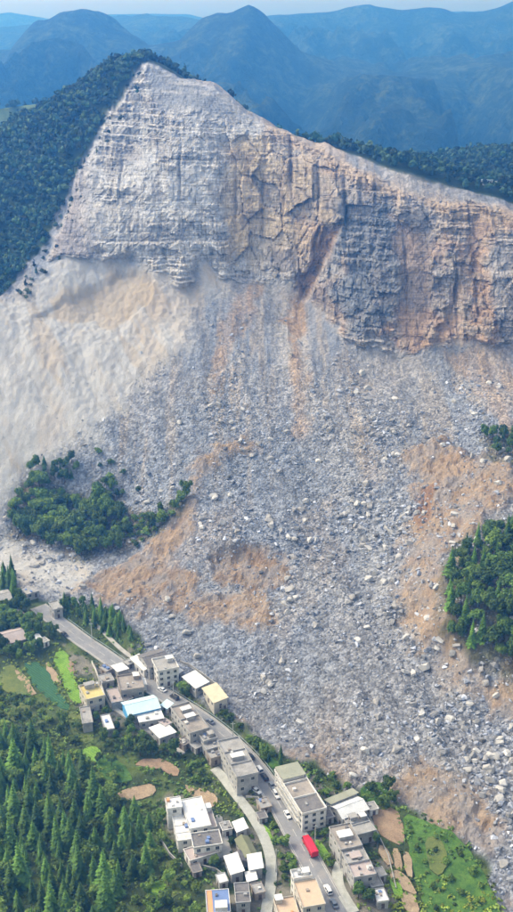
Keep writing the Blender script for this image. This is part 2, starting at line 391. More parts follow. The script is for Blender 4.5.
lay(w * rw * (1 - loose) * smooth(.62, .85, b2), c3(.50, .43, .36), .55)
lay(w * np.maximum(m['grey_cliff'], m['grey_cliff2']), c3(.20, .225, .265), .75)
lay(w * m['orange_cliff'], c3(.36, .26, .20), .65)
lay(w * m['orange_cliff2'], c3(.37, .25, .17), .75)
lay(m['orange_rim'] * np.clip(w + .6, 0, 1), c3(.52, .40, .29), .8)
lay(w * m['soil_g'], c3(.40, .26, .165), .85)
lay(w * smooth(-95, -125, X + .35 * (zz - 150)), c3(.31, .27, .275), .7)
lay(green, c3(.060, .085, .03))
lay(back, c3(.035, .055, .022))
lay(m['green_low'] * smooth(-.1, .4, n2), c3(.13, .18, .045), .85)
lay(m['yards'] * m['green_low'] * smooth(-.25, .25, n2 + .3 * n1), c3(.27, .245, .215), .85)
lay(wood_g, c3(.10, .105, .055), .85)
lay(wood_g * smooth(-.05, .3, n2), c3(.24, .20, .15), .7)

def add_attr(me, name, arr):
    a = me.color_attributes.new(name, 'FLOAT_COLOR', 'POINT')
    v = np.ones((len(me.vertices), 4), np.float32); v[:, :3] = arr
    a.data.foreach_set('color', v.ravel())
def grid_mesh(name, X, Y, Zz):
    ny, nx = X.shape
    me = bpy.data.meshes.new(name)
    co = np.stack([X, Y, Zz], -1).reshape(-1, 3).astype(np.float32)
    i = np.arange(ny * nx).reshape(ny, nx)
    q = np.stack([i[:-1, :-1], i[:-1, 1:], i[1:, 1:], i[1:, :-1]], -1).reshape(-1, 4)
    me.vertices.add(len(co)); me.vertices.foreach_set('co', co.ravel())
    me.loops.add(q.size); me.loops.foreach_set('vertex_index', q.ravel().astype(np.int32))
    me.polygons.add(len(q)); me.polygons.foreach_set('loop_start', np.arange(0, q.size, 4, dtype=np.int32))
    me.update(calc_edges=True)
    return me
def link(name, me, parent=None, mat=None):
    o = bpy.data.objects.new(name, me)
    COL.objects.link(o)
    if mat is not None and me is not None: me.materials.append(mat)
    if parent is not None: o.parent = parent
    return o

# ------------------------------------------------------------------ materials
class NT:
    def __init__(s, name):
        s.m = bpy.data.materials.new(name); s.m.use_nodes = True
        s.t = s.m.node_tree; s.b = s.t.nodes['Principled BSDF']
    def n(s, kind, **kw):
        o = s.t.nodes.new('ShaderNode' + kind)
        for k, v in kw.items():
            if k in o.inputs.keys() if hasattr(o.inputs, 'keys') else False: o.inputs[k].default_value = v
            else: setattr(o, k, v)
        return o
    def l(s, a, b): s.t.links.new(a, b)
    def mix(s, fac, a, b, mode='MIX'):
        o = s.t.nodes.new('ShaderNodeMix'); o.data_type = 'RGBA'; o.blend_type = mode
        for i, v in ((0, fac), (6, a), (7, b)):
            if hasattr(v, 'is_linked'): s.l(v, o.inputs[i])
            elif i == 0: o.inputs[i].default_value = v
            else: o.inputs[i].default_value = (*v, 1)
        return o.outputs[2]
    def math(s, op, a, b=0.0, clamp=False):
        o = s.t.nodes.new('ShaderNodeMath'); o.operation = op; o.use_clamp = clamp
        for i, v in ((0, a), (1, b)):
            if hasattr(v, 'is_linked'): s.l(v, o.inputs[i])
            else: o.inputs[i].default_value = v
        return o.outputs[0]
    def ramp(s, fac, stops):
        o = s.t.nodes.new('ShaderNodeValToRGB')
        e = o.color_ramp.elements
        while len(e) < len(stops): e.new(0.5)
        for k, (p, c) in enumerate(stops):
            e[k].position = p; e[k].color = (c, c, c, 1) if isinstance(c, (int, float)) else (*c, 1)
        s.l(fac, o.inputs[0]); return o.outputs[0]
    def noise(s, scale, detail=4, rough=.6, vec=None):
        o = s.t.nodes.new('ShaderNodeTexNoise')
        o.inputs['Scale'].default_value = scale; o.inputs['Detail'].default_value = detail; o.inputs['Roughness'].default_value = rough
        if vec is not None: s.l(vec, o.inputs['Vector'])
        return o.outputs['Fac']
    def obj_co(s): return s.n('TexCoord').outputs['Object']
    def mapped(s, vec, scale):
        o = s.n('Mapping'); o.inputs['Scale'].default_value = scale; s.l(vec, o.inputs['Vector']); return o.outputs[0]
    def bump(s, h, strength=.5, dist=1.0):
        o = s.n('Bump'); o.inputs['Strength'].default_value = strength; o.inputs['Distance'].default_value = dist
        s.l(h, o.inputs['Height']); s.l(o.outputs[0], s.b.inputs['Normal'])
    def base(s, c, rough=.85, spec=.3):
        if hasattr(c, 'is_linked'): s.l(c, s.b.inputs['Base Color'])
        else: s.b.inputs['Base Color'].default_value = (*c, 1)
        s.b.inputs['Roughness'].default_value = rough
        s.b.inputs['Specular IOR Level'].default_value = spec

def terrain_material():
    t = NT('ground_rock_and_soil')
    co = t.obj_co()
    col = t.n('Attribute', attribute_name='Col').outputs['Color']
    msk = t.n('SeparateColor'); t.l(t.n('Attribute', attribute_name='Mask').outputs['Color'], msk.inputs[0])
    cl, sc, gr = msk.outputs[0], msk.outputs[1], msk.outputs[2]
    # stones in the scree: each cell its own grey
    vo = t.n('TexVoronoi'); vo.inputs['Scale'].default_value = .85; t.l(co, vo.inputs['Vector'])
    vo2 = t.n('TexVoronoi'); vo2.inputs['Scale'].default_value = .38; t.l(co, vo2.inputs['Vector'])
    g1 = t.n('SeparateColor'); t.l(vo.outputs['Color'], g1.inputs[0])
    g2 = t.n('SeparateColor'); t.l(vo2.outputs['Color'], g2.inputs[0])
    cell = t.math('ADD', t.math('MULTIPLY', g1.outputs[0], .6), t.math('MULTIPLY', g2.outputs[0], .4))
    sfac = t.ramp(cell, [(0.12, .45), (.5, .95), (.88, 1.75)])
    c = t.mix(t.math('MULTIPLY', sc, .8), col, sfac, 'MULTIPLY')
    # bedding and weathering of the face
    beds = t.noise(.5, 5, .7, t.mapped(co, (.12, .12, 2.2)))
    cracks = t.noise(.6, 5, .7, t.mapped(co, (1.3, .5, .16)))
    bf = t.math('MULTIPLY', t.ramp(beds, [(.32, .52), (.48, 1.0), (.72, 1.22)]), t.ramp(cracks, [(.32, .35), (.46, .95), (.75, 1.25)]))
    c = t.mix(cl, c, bf, 'MULTIPLY')
    gn = t.noise(.7, 6, .7, co)
    c = t.mix(t.math('MULTIPLY', t.math('SUBTRACT', t.math('SUBTRACT', 1, sc), t.math('MULTIPLY', gr, .6)), .7, True), c, t.ramp(gn, [(.25, .6), (.5, 1.0), (.75, 1.4)]), 'MULTIPLY')
    t.base(c, .95, .15)
    h = t.math('ADD', t.math('MULTIPLY', t.noise(1.1, 6, .75, co), t.math('SUBTRACT', .8, t.math('MULTIPLY', gr, .2))), t.math('ADD', t.math('MULTIPLY', vo.outputs['Distance'], t.math('MULTIPLY', sc, -.6)), t.math('MULTIPLY', t.math('ADD', beds, cracks), cl)))
    t.bump(h, .9, 1.6)
    return t.m
MAT_GROUND = terrain_material()
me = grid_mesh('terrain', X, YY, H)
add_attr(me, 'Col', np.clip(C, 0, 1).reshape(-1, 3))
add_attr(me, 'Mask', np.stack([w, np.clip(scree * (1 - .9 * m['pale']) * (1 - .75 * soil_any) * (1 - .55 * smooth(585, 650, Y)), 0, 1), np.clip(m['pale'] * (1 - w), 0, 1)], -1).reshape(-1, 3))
_sm = ((w < .3) & (rub < .4))[:-1, :-1].ravel()
me.polygons.foreach_set('use_smooth', _sm)
terrain = link('terrain', me, None, MAT_GROUND)
terrain['kind'] = 'structure'
_xi0, _dx = xs[0], 0.8
def ground(x, y):
    """finished ground level at a plan position (away from the rock face)"""
    x = np.asarray(x, float); y = np.asarray(y, float)
    fx = np.clip((x - _xi0) / _dx, 0, len(xs) - 1.001); fy = np.clip(np.interp(y, ys, np.arange(len(ys))), 0, len(ys) - 1.001)
    i = fx.astype(int); j = fy.astype(int); u = fx - i; v = fy - j
    return (H[j, i] * (1 - u) + H[j, i + 1] * u) * (1 - v) + (H[j + 1, i] * (1 - u) + H[j + 1, i + 1] * u) * v

# ------------------------------------------------------------------ far hills
def hill_material():
    t = NT('forested_hillside')
    co = t.obj_co()
    n = t.noise(.012, 8, .7, co); f = t.noise(.07, 5, .75, co)
    c = t.ramp(t.math('ADD', t.math('MULTIPLY', n, .5), t.math('MULTIPLY', f, .5)), [(.36, (.004, .010, .006)), (.5, (.022, .040, .018)), (.62, (.09, .12, .05))])
    t.base(c, .95, .1)
    t.bump(t.math('ADD', f, n), 1.0, 26.0)
    return t.m
MAT_HILL = hill_material()
MAT_MEADOW = NT('hill_meadow')
MAT_MEADOW.base(MAT_MEADOW.ramp(MAT_MEADOW.noise(.05, 6, .7, MAT_MEADOW.obj_co()), [(.35, (.05, .085, .03)), (.6, (.14, .19, .06))]), .95, .1)
MAT_MEADOW = MAT_MEADOW.m
def far_hill(name, Yc, spread, crest, rough, seed, foot=60.0):
    """crest: (px, py) silhouette seen from the drone, turned into a ridge at depth Yc"""
    cx = np.array([sideX(p, Yc, CAM_H) for p, q in crest]); cz = np.array([CAM_H - Yc * rowT(q) for p, q in crest])
    half = Yc * .42
    gx = np.linspace(-half, half, 190); gy = np.linspace(Yc - spread, Yc + spread * .8, 120)
    U, V = np.meshgrid(gx, gy)
    wob = V + spread * .16 * fbm(U / (spread * .8), V / (spread * .8), 3, seed)
    top = np.interp(U, cx, cz)
    s = np.clip(1 - np.abs(wob - Yc) / np.where(wob < Yc, spread, spread * .8), 0, 1)
    prof = np.where(wob < Yc, s ** 1.15, smooth(0, 1, s))
    sp = 1 - np.abs(fbm(U / (spread * .33), V / (spread * .62), 5, seed + 5, .52)) * 2.0        # spurs and gullies
    Zz = foot + (top - foot) * prof + rough * (sp - .55) * np.clip((1 - s) * 1.7, .03, .8) * np.clip(s * 6, 0, 1)
    o = link(name, grid_mesh(name, U, V, Zz), None, MAT_HILL)
    o.data.polygons.foreach_set('use_smooth', np.ones(len(o.data.polygons), bool))
    o['kind'] = 'structure'
    return o
hb = far_hill('hill_beyond_village', 1120, 150, [(-300, 150), (-40, 112), (30, 104), (70, 98), (88, 98), (110, 112), (180, 160), (300, 190), (420, 165), (513, 150), (800, 140)], 18, 2, 60)
hb.data.materials[0] = MAT_MEADOW
far_hill('mountain_near', 2400, 760, [(-500, 60), (-100, 60), (0, 62), (20, 40), (36, 24), (48, 24), (62, 16), (80, 13), (95, 16), (115, 28), (150, 46), (180, 40), (200, 22), (216, 16), (232, 13), (240, 9), (250, 4), (262, 10), (275, 24), (300, 50), (350, 70), (400, 78), (440, 70), (513, 62), (800, 55)], 250, 3, 20)
far_hill('mountain_middle', 3300, 950, [(-500, 30), (-100, 30), (0, 34), (60, 30), (120, 20), (150, 16), (200, 20), (262, 16), (290, 14), (330, 10), (350, 5), (368, 2), (376, 5), (400, 8), (430, 5), (442, 7), (455, 13), (480, 12), (500, 8), (513, 2), (600, 4), (800, 8)], 300, 4, 10)
far_hill('mountain_far', 4400, 850, [(-500, 20), (-60, 18), (0, 14), (10, 13), (24, 16), (60, 20), (105, 15), (150, 13), (190, 14), (205, 18), (300, 17), (460, 12), (513, 12), (800, 10)], 150, 6, 0)
# valley floor reaching out to the hills and past them
vf = grid_mesh('ground', *(lambda U, V: (U, V, 0 * U + 30 - 42 * (V < 1190)))(*np.meshgrid(np.linspace(-3900, 3900, 60), np.linspace(-1000, 5250, 60))))
link('ground', vf, None, MAT_HILL)['kind'] = 'structure'
bpy.data.objects['ground'].location.z = -30

# ------------------------------------------------------------------ tagging, mesh helpers
def tag(o, label=None, cat=None, group=None, kind=None):
    if label: o['label'] = label
    if cat: o['category'] = cat
    if group: o['group'] = group
    if kind: o['kind'] = kind
    return o
def empty(name, loc=(0, 0, 0), rz=0.0):
    o = bpy.data.objects.new(name, None); COL.objects.link(o)
    o.location = loc; o.rotation_euler = (0, 0, rz); o.empty_display_size = 1.0
    return o
def mesh_of(name, verts, faces, smooth_=False):
    me = bpy.data.meshes.new(name)
    me.from_pydata([tuple(v) for v in verts], [], [tuple(f) for f in faces])
    me.update()
    if smooth_: me.polygons.foreach_set('use_smooth', np.ones(len(me.polygons), bool))
    return me
class MB:
    """collects simple shapes into one mesh"""
    def __init__(s): s.v = []; s.f = []
    def add(s, vs, fs):
        k = len(s.v); s.v += [tuple(v) for v in vs]; s.f += [tuple(i + k for i in f) for f in fs]
    def box(s, x0, x1, y0, y1, z0, z1):
        s.add([(x0, y0, z0), (x1, y0, z0), (x1, y1, z0), (x0, y1, z0), (x0, y0, z1), (x1, y0, z1), (x1, y1, z1), (x0, y1, z1)],
              [(3, 2, 1, 0), (4, 5, 6, 7), (0, 1, 5, 4), (1, 2, 6, 5), (2, 3, 7, 6), (3, 0, 4, 7)])
    def hexa(s, p):       # eight corners, bottom ring then top ring
        s.add(p, [(3, 2, 1, 0), (4, 5, 6, 7), (0, 1, 5, 4), (1, 2, 6, 5), (2, 3, 7, 6), (3, 0, 4, 7)])
    def tube(s, a, b, r0, r1, n=6):
        a = Vector(a); b = Vector(b); d = (b - a).normalized()
        u = d.orthogonal().normalized(); w_ = d.cross(u)
        vs = [a + r0 * (math.cos(t) * u + math.sin(t) * w_) for t in [2 * math.pi * k / n for k in range(n)]]
        vs += [b + r1 * (math.cos(t) * u + math.sin(t) * w_) for t in [2 * math.pi * k / n for k in range(n)]]
        s.add(vs, [(k, (k + 1) % n, n + (k + 1) % n, n + k) for k in range(n)] + [tuple(range(n))[::-1], tuple(range(n, 2 * n))])
    def prism(s, poly, z0, z1):
        n = len(poly)
        s.add([(x, y, z0) for x, y in poly] + [(x, y, z1) for x, y in poly],
              [(k, (k + 1) % n, n + (k + 1) % n, n + k) for k in range(n)] + [tuple(range(n))[::-1], tuple(range(n, 2 * n))])
    def mesh(s, name, smooth_=False): return mesh_of(name, s.v, s.f, smooth_)
    def build(s, name, mat, parent=None, smooth_=False): return link(name, s.mesh(name, smooth_), parent, mat)
def copy_tree(root, loc, rz=0.0, sc=(1, 1, 1)):
    r = root.copy(); COL.objects.link(r)
    r.location = loc; r.rotation_euler = (0, 0, rz); r.scale = sc
    for ch in root.children:
        c = ch.copy(); COL.objects.link(c); c.parent = r
        for g in ch.children:
            d = g.copy(); COL.objects.link(d); d.parent = c
    return r

# ------------------------------------------------------------------ more materials
def plain(name, col, rough=.85, var=.25, scale=.6, spec=.2, bump=.0, metal=0.0, rnd=0.0, stain=None):
    t = NT(name); co = t.obj_co()
    n = t.noise(scale, 5, .65, co)
    c = t.mix(1.0, col, t.ramp(n, [(.25, 1 - var), (.5, 1.0), (.75, 1 + var)]), 'MULTIPLY')
    if stain:
        k = t.noise(stain[0], 6, .75, co)
        c = t.mix(t.ramp(k, [(.48, 0.0), (.66, stain[2])]), c, stain[1])
    if rnd:
        r = t.n('ObjectInfo').outputs['Random']
        c = t.mix(1.0, c, t.ramp(r, [(0, 1 - rnd), (1, 1 + rnd)]), 'MULTIPLY')
    t.base(c, rough, spec)
    t.b.inputs['Metallic'].default_value = metal
    if bump: t.bump(n, bump, .3)
    return t.m
def leafy(name, dark, mid, light, scale=.35, rnd=.5):
    t = NT(name); co = t.obj_co()
    n = t.noise(scale, 4, .7, co)
    c = t.ramp(n, [(.3, dark), (.5, mid), (.72, light)])
    r = t.n('ObjectInfo').outputs['Random']
    c = t.mix(1.0, c, t.ramp(r, [(0, 1 - rnd), (1, 1 + rnd)]), 'MULTIPLY')
    t.base(c, .75, .25)
    return t.m
def leafy_attr(name, rnd=.2):
    t = NT(name)
    col = t.n('Attribute', attribute_name='Col').outputs['Color']
    n = t.noise(.5, 4, .7, t.obj_co())
    t.base(t.mix(1.0, col, t.ramp(n, [(.25, .6), (.5, 1.0), (.75, 1.5)]), 'MULTIPLY'), .8, .2)
    return t.m
M_CONIFER = leafy('conifer_needles', (.022, .06, .010), (.07, .15, .022), (.145, .26, .045))
M_BROAD = leafy('broadleaf_foliage', (.035, .075, .012), (.095, .16, .026), (.20, .285, .05))
M_BROAD2 = leafy('dark_broadleaf_foliage', (.025, .06, .010), (.065, .125, .02), (.13, .21, .035))
M_LIGHTF = leafy('light_broadleaf_foliage', (.055, .10, .015), (.14, .21, .032), (.25, .33, .06))
M_MASS = leafy_attr('wood_foliage')
M_BARK = plain('bark', (.09, .065, .045), .9, .3, 3)
def rock_mat(name, use_attr):
    t = NT(name); co = t.obj_co()
    n = t.noise(1.3, 6, .7, co)
    f = t.ramp(n, [(.25, .6), (.5, 1.0), (.75, 1.25)])
    if use_attr: col = t.n('Attribute', attribute_name='Col').outputs['Color']
    else: col = t.ramp(t.n('ObjectInfo').outputs['Random'], [(0, (.24, .245, .26)), (.35, (.36, .35, .345)), (.7, (.43, .425, .42)), (1, (.58, .57, .56))])
    t.base(t.mix(1.0, col, f, 'MULTIPLY'), .92, .15)
    t.bump(t.noise(3.0, 5, .7, co), .6, .3)
    return t.m
M_ROCKS = rock_mat('broken_limestone', True)
M_BOULDER = rock_mat('limestone_block', False)

# ------------------------------------------------------------------ road surfaces
def ribbon(name, L, half, mat, lift, off=0.0, thick=.25, kind='structure'):
    d = np.gradient(L[:, :2], axis=0); d /= np.linalg.norm(d, axis=1)[:, None]
    nrm = np.stack([-d[:, 1], d[:, 0]], 1)
    vs = []; fs = []
    for p, n_ in zip(L, nrm):
        a = p[:2] + n_ * (off + half); b = p[:2] + n_ * (off - half)
        vs += [(a[0], a[1], p[2] + lift), (b[0], b[1], p[2] + lift), (b[0], b[1], p[2] + lift - thick), (a[0], a[1], p[2] + lift - thick)]
    for k in range(len(L) - 1):
        q = 4 * k
        fs += [(q + 1, q, q + 4, q + 5), (q, q + 3, q + 7, q + 4), (q + 2, q + 1, q + 5, q + 6)]
    n = 4 * (len(L) - 1)
    fs += [(0, 1, 2, 3), (n + 3, n + 2, n + 1, n)]
    o = link(name, mesh_of(name, vs, fs), None, mat)
    if kind: o['kind'] = kind
    return o
M_ASPHALT = plain('worn_asphalt', (.235, .24, .255), .9, .18, .35, stain=(.12, (.32, .30, .285), .8))
M_CONCRETE = plain('pale_concrete', (.42, .41, .39), .9, .2, .5, stain=(.25, (.24, .23, .21), .7))
M_LANE = plain('lane_concrete', (.40, .41, .385), .9, .18, .5, stain=(.2, (.26, .26, .22), .6))
M_PAINT = plain('road_paint', (.55, .55, .53), .7, .35, 1.5)
ribbon('road', ROAD, 3.9, M_ASPHALT, .02, thick=.5)
ribbon('road_kerb', ROAD, .18, M_CONCRETE, .14, 4.1, .6)
ribbon('road_kerb', ROAD, .18, M_CONCRETE, .14, -4.1, .6)
ribbon('path', PATH, 1.9, M_LANE, .04, thick=.5)
ribbon('access_lane', LANE, 1.9, M_LANE, .05, thick=.5)
ribbon('footpath', LANE2, 1.0, M_CONCRETE, .05, thick=.5)
ribbon('concrete_channel', CANAL, 1.0, M_CONCRETE, .5, thick=.9)
# broken edge and centre paint
ribbon('edge_line', ROAD, .07, M_PAINT, .026, 3.5, .004)
ribbon('edge_line', ROAD, .07, M_PAINT, .026, -3.5, .004)
for k in range(6, len(ROAD) - 4, 4): ribbon('centre_line', ROAD[k:k + 3], .07, M_PAINT, .026, 0, .004)

# guard rail down the far side of the road
M_RAIL = plain('galvanised_rail', (.34, .42, .42), .5, .15, 1, spec=.4)
def guard_rail(k0, k1, off, label):
    L = ROAD[k0:k1]; d = np.gradient(L[:, :2], axis=0); d /= np.linalg.norm(d, axis=1)[:, None]
    P = L[:, :2] + np.stack([-d[:, 1], d[:, 0]], 1) * off
    r = empty('guard_rail', (P[0][0], P[0][1], L[0][2])); o0 = Vector(r.location)
    rb_ = MB()
    for a, b, za, zb in zip(P[:-1], P[1:], L[:-1, 2], L[1:, 2]):
        for h0, h1 in ((.45, .56), (.62, .74)):
            rb_.hexa([Vector((q[0] + e, q[1] + e, z_ + h)) - o0 for h in (h0, h1) for q, z_, e in ((a, za, 0), (b, zb, 0), (b, zb, .07), (a, za, .07))])
    rb_.build('rail', M_RAIL, r)
    pm = MB(); pm.box(-.08, .08, -.08, .08, -.6, .8); pme = pm.mesh('post')
    pme.materials.append(M_RAIL)
    for a, z_ in zip(P[::2], L[::2, 2]):
        o = link('post', pme, r); o.location = Vector((a[0] + .1, a[1] + .1, z_)) - o0
    tag(r, label, 'guard rail')
nR = len(ROAD)
guard_rail(int(nR * .36), int(nR * .66), 4.7, 'metal guard rail on the landslide side of the road, beside the bend')
guard_rail(int(nR * .08), int(nR * .27), 4.7, 'metal guard rail along the upper road above the dark roofed houses')

# ------------------------------------------------------------------ plots of farmland
BLOCK = []                                              # plan polygons kept clear of ground cover
def plot(name, pts, mat, lift=.25, kind='structure', clear=True, n=1):
    P = sight_poly(pts)
    for _ in range(n):
        Q = []
        for a, b in zip(P, np.roll(P, -1, 0)): Q += [a * .75 + b * .25, a * .25 + b * .75]
        P = np.array(Q)
    Q = []                                              # dug by hand: nothing runs straight
    for a, b in zip(P, np.roll(P, -1, 0)):
        k_ = max(1, int(np.linalg.norm(b - a) / 2.0))
        Q += [a + (b - a) * i / k_ for i in range(k_)]
    P = np.array(Q)
    P = P + .9 * np.stack([fbm(P[:, 0] / 3.5, P[:, 1] / 3.5, 3, 71), fbm(P[:, 0] / 3.5, P[:, 1] / 3.5, 3, 77)], 1)
    if clear: BLOCK.append(P)
    bm = bmesh.new()
    f = bm.faces.new([bm.verts.new((x, y, 0)) for x, y in P])
    bmesh.ops.triangulate(bm, faces=[f])
    for _ in range(3):
        bmesh.ops.subdivide_edges(bm, edges=[e for e in bm.edges if e.calc_length() > 2.5], cuts=1, use_grid_fill=False)
        bmesh.ops.triangulate(bm, faces=bm.faces[:])
    top = list(bm.verts)
    g = ground([v.co.x for v in top], [v.co.y for v in top])
    zs = .35 * g + .65 * float(np.median(g)) if lift > .3 else g
    zs = np.maximum(zs, g) + lift
    for v, z_ in zip(top, zs): v.co.z = z_
    be = [e for e in bm.edges if e.is_boundary]
    r = bmesh.ops.extrude_edge_only(bm, edges=be)
    for v in r['geom']:
        if isinstance(v, bmesh.types.BMVert): v.co.z -= lift + 1.2
    bmesh.ops.recalc_face_normals(bm, faces=bm.faces[:])
    me = bpy.data.meshes.new(name); bm.to_mesh(me); bm.free()
    o = link(name, me, None, mat)
    o['kind'] = kind
    return o
def crop(name, a, b, sc=.25, rows=0.0):
    t = NT(name); co = t.obj_co()
    n = t.noise(sc, 6, .75, co); n2 = t.noise(2.5, 4, .7, co)
    c = t.mix(1.0, t.ramp(n, [(.35, a), (.65, b)]), t.ramp(n2, [(.25, .65), (.5, 1.0), (.75, 1.35)]), 'MULTIPLY')
    wv = t.n('TexWave'); wv.bands_direction = 'DIAGONAL'; wv.inputs['Scale'].default_value = .42; wv.inputs['Distortion'].default_value = 2.5; wv.inputs['Detail'].default_value = 2
    t.l(co, wv.inputs['Vector'])
    c = t.mix(rows, c, t.ramp(wv.outputs['Fac'], [(.2, .6), (.6, 1.2)]), 'MULTIPLY')         # planted rows
    t.base(c, .9, .15); t.bump(t.math('ADD', n2, t.math('MULTIPLY', wv.outputs['Fac'], rows)), .8, .5)
    return t.m
M_TEAL = crop('teal_green_crop', (.045, .12, .055), (.06, .15, .065), rows=.35)
M_LIME = crop('bright_green_crop', (.14, .28, .03), (.22, .38, .055), rows=.25)
M_TAN = crop('bare_tan_soil', (.30, .22, .145), (.44, .345, .235))
M_TAN2 = crop('trodden_brown_soil', (.27, .185, .125), (.38, .28, .19))
M_OLIVE = crop('rough_olive_grass', (.10, .14, .04), (.17, .20, .06))
M_GREEN = crop('rich_green_crop', (.045, .11, .025), (.12, .23, .04), .22)
plot('field', [(20, 664), (42, 662), (58, 690), (72, 712), (58, 708), (38, 690)], M_TEAL)
plot('field', [(44, 664), (50, 662), (62, 684), (56, 688)], M_TAN)
plot('field', [(52, 655), (66, 650), (74, 676), (84, 704), (72, 706), (62, 680)], M_LIME)
plot('field', [(64, 664), (72, 660), (76, 672), (70, 678)], M_TAN2)
plot('field', [(0, 668), (14, 664), (38, 692), (20, 698), (0, 690)], M_OLIVE)
plot('field', [(12, 668), (20, 670), (38, 694), (30, 697)], M_TAN)
plot('field', [(0, 700), (22, 702), (48, 716), (40, 728), (14, 722), (0, 716)], M_OLIVE, .2, clear=False)
plot('field', [(66, 712), (84, 716), (96, 740), (84, 746), (70, 732)], M_OLIVE, .2, clear=False)
plot('field', [(150, 868), (172, 858), (188, 878), (176, 900), (150, 905)], M_OLIVE, .2, clear=False)
plot('field', [(150, 884), (166, 880), (168, 905), (152, 912)], M_LIME, .3)
plot('field', [(258, 822), (268, 826), (276, 846), (268, 842)], M_LIME, .2)
plot('field', [(312, 838), (322, 842), (330, 858), (322, 862)], M_LIME, .2)
plot('field', [(186, 768), (208, 764), (216, 776), (198, 784)], M_OLIVE, .2, clear=False)
plot('field', [(78, 752), (96, 746), (104, 758), (92, 766)], M_LIME)
plot('field', [(92, 764), (110, 752), (130, 772), (132, 784), (108, 782)], M_GREEN, clear=False)
plot('terrace', [(116, 792), (138, 787), (153, 784), (158, 795), (138, 802), (120, 803)], M_TAN, .4)
plot('terrace', [(134, 766), (146, 759), (166, 760), (179, 770), (176, 778), (160, 771), (146, 768)], M_TAN2, .3)
plot('terrace', [(182, 784), (196, 789), (212, 792), (219, 801), (210, 811), (198, 804)], M_TAN, .3)
# terraces by the toe of the slide
for pts in ([(376, 848), (384, 846), (394, 864), (386, 868)], [(391, 850), (398, 850), (404, 872), (396, 872)], [(402, 852), (410, 854), (414, 880), (406, 876)],
            [(388, 872), (402, 872), (412, 884), (418, 898), (406, 892), (392, 884)], [(400, 893), (416, 896), (420, 916), (406, 914)]):
    plot('terrace', pts, M_TAN, .5)
plot('terrace', [(372, 812), (396, 806), (404, 830), (402, 848), (384, 840), (374, 828)], M_TAN2, .3)
plot('field', [(388, 878), (396, 880), (404, 892), (402, 900), (392, 894)], M_LIME, .5)
plot('field', [(402, 812), (430, 826), (460, 842), (482, 870), (500, 912), (512, 950), (440, 950), (426, 912), (416, 880), (406, 845)], M_GREEN, .25, clear=False)
plot('field', [(424, 838), (440, 838), (450, 862), (440, 880), (428, 868)], M_OLIVE, .45, clear=False)
plot('field', [(360, 788), (386, 786), (392, 800), (376, 806), (362, 802)], M_GREEN, .25, clear=False)
plot('field', [(262, 748), (276, 760), (282, 768), (276, 770), (264, 762)], M_GREEN, .2, clear=False)
plot('courtyard', [(212, 818), (222, 814), (226, 830), (232, 848), (236, 862), (224, 862), (218, 842)], M_CONCRETE, .2, n=1)
# ------------------------------------------------------------------ houses
M_WHITE = plain('white_plaster', (.66, .655, .64), .8, .1, .4, stain=(.35, (.36, .35, .32), .75))
M_CREAM = plain('cream_plaster', (.50, .475, .425), .85, .12, .4, stain=(.35, (.32, .30, .265), .7))
M_GREYW = plain('grey_render', (.37, .372, .375), .9, .2, .5, stain=(.3, (.20, .198, .192), .8))
M_BRICK = plain('brown_block_wall', (.31, .27, .235), .9, .2, .8, stain=(.3, (.20, .18, .16), .6))
M_BLUEW = plain('blue_painted_wall', (.10, .36, .68), .7, .1, .5)
M_RF_CONC = plain('concrete_roof', (.34, .335, .33), .9, .22, .35, stain=(.2, (.18, .175, .17), .85))
M_RF_BROWN = plain('brown_grey_roof', (.31, .28, .255), .9, .22, .35, stain=(.2, (.18, .165, .15), .85))
M_RF_DARK = plain('dark_slate_roof', (.155, .15, .155), .9, .25, .9, stain=(.4, (.26, .25, .24), .6))
M_RF_WHITE = plain('white_sheet_roof', (.66, .67, .68), .55, .08, .4, stain=(.25, (.43, .42, .40), .75))
M_RF_BEIGE = plain('beige_sheet_roof', (.56, .50, .37), .8, .1, .4, stain=(.25, (.42, .37, .27), .7))
M_RF_TAN = plain('tan_tiled_roof', (.55, .42, .31), .85, .1, .6, stain=(.25, (.42, .33, .25), .6))
M_RF_YEL = plain('yellow_terrace_roof', (.55, .46, .20), .85, .15, .5, stain=(.25, (.40, .36, .22), .7))
M_RF_OLIVE = plain('olive_roof', (.20, .21, .135), .9, .2, .5, stain=(.25, (.14, .145, .10), .7))
M_RF_CYAN = plain('pale_cyan_sheet_roof', (.52, .70, .78), .55, .08, .4, stain=(.25, (.66, .70, .72), .7))
M_RF_BLUE = plain('blue_sheet_roof', (.15, .22, .42), .6, .12, .4)
M_RF_ORANGE = plain('orange_sheet_roof', (.62, .32, .16), .7, .1, .4)
M_RF_PINK = plain('rose_grey_roof', (.42, .36, .35), .85, .15, .5, stain=(.25, (.30, .26, .25), .7))
M_RF_GREEN = plain('mossy_grey_roof', (.30, .31, .25), .9, .2, .4, stain=(.2, (.19, .20, .15), .8))
M_GLASS = plain('dark_window_glass', (.025, .03, .035), .15, .2, 1, spec=.6)
M_FRAME = plain('window_frame', (.45, .45, .44), .6, .1)
M_DOOR = plain('dark_door', (.10, .07, .055), .7, .2)
M_SHUTTER = plain('shop_shutter', (.24, .25, .26), .6, .2)
M_TANK = plain('steel_tank', (.55, .56, .57), .4, .08, metal=.4)
HOUSE = []
PANE, WFRAME = {}, {}
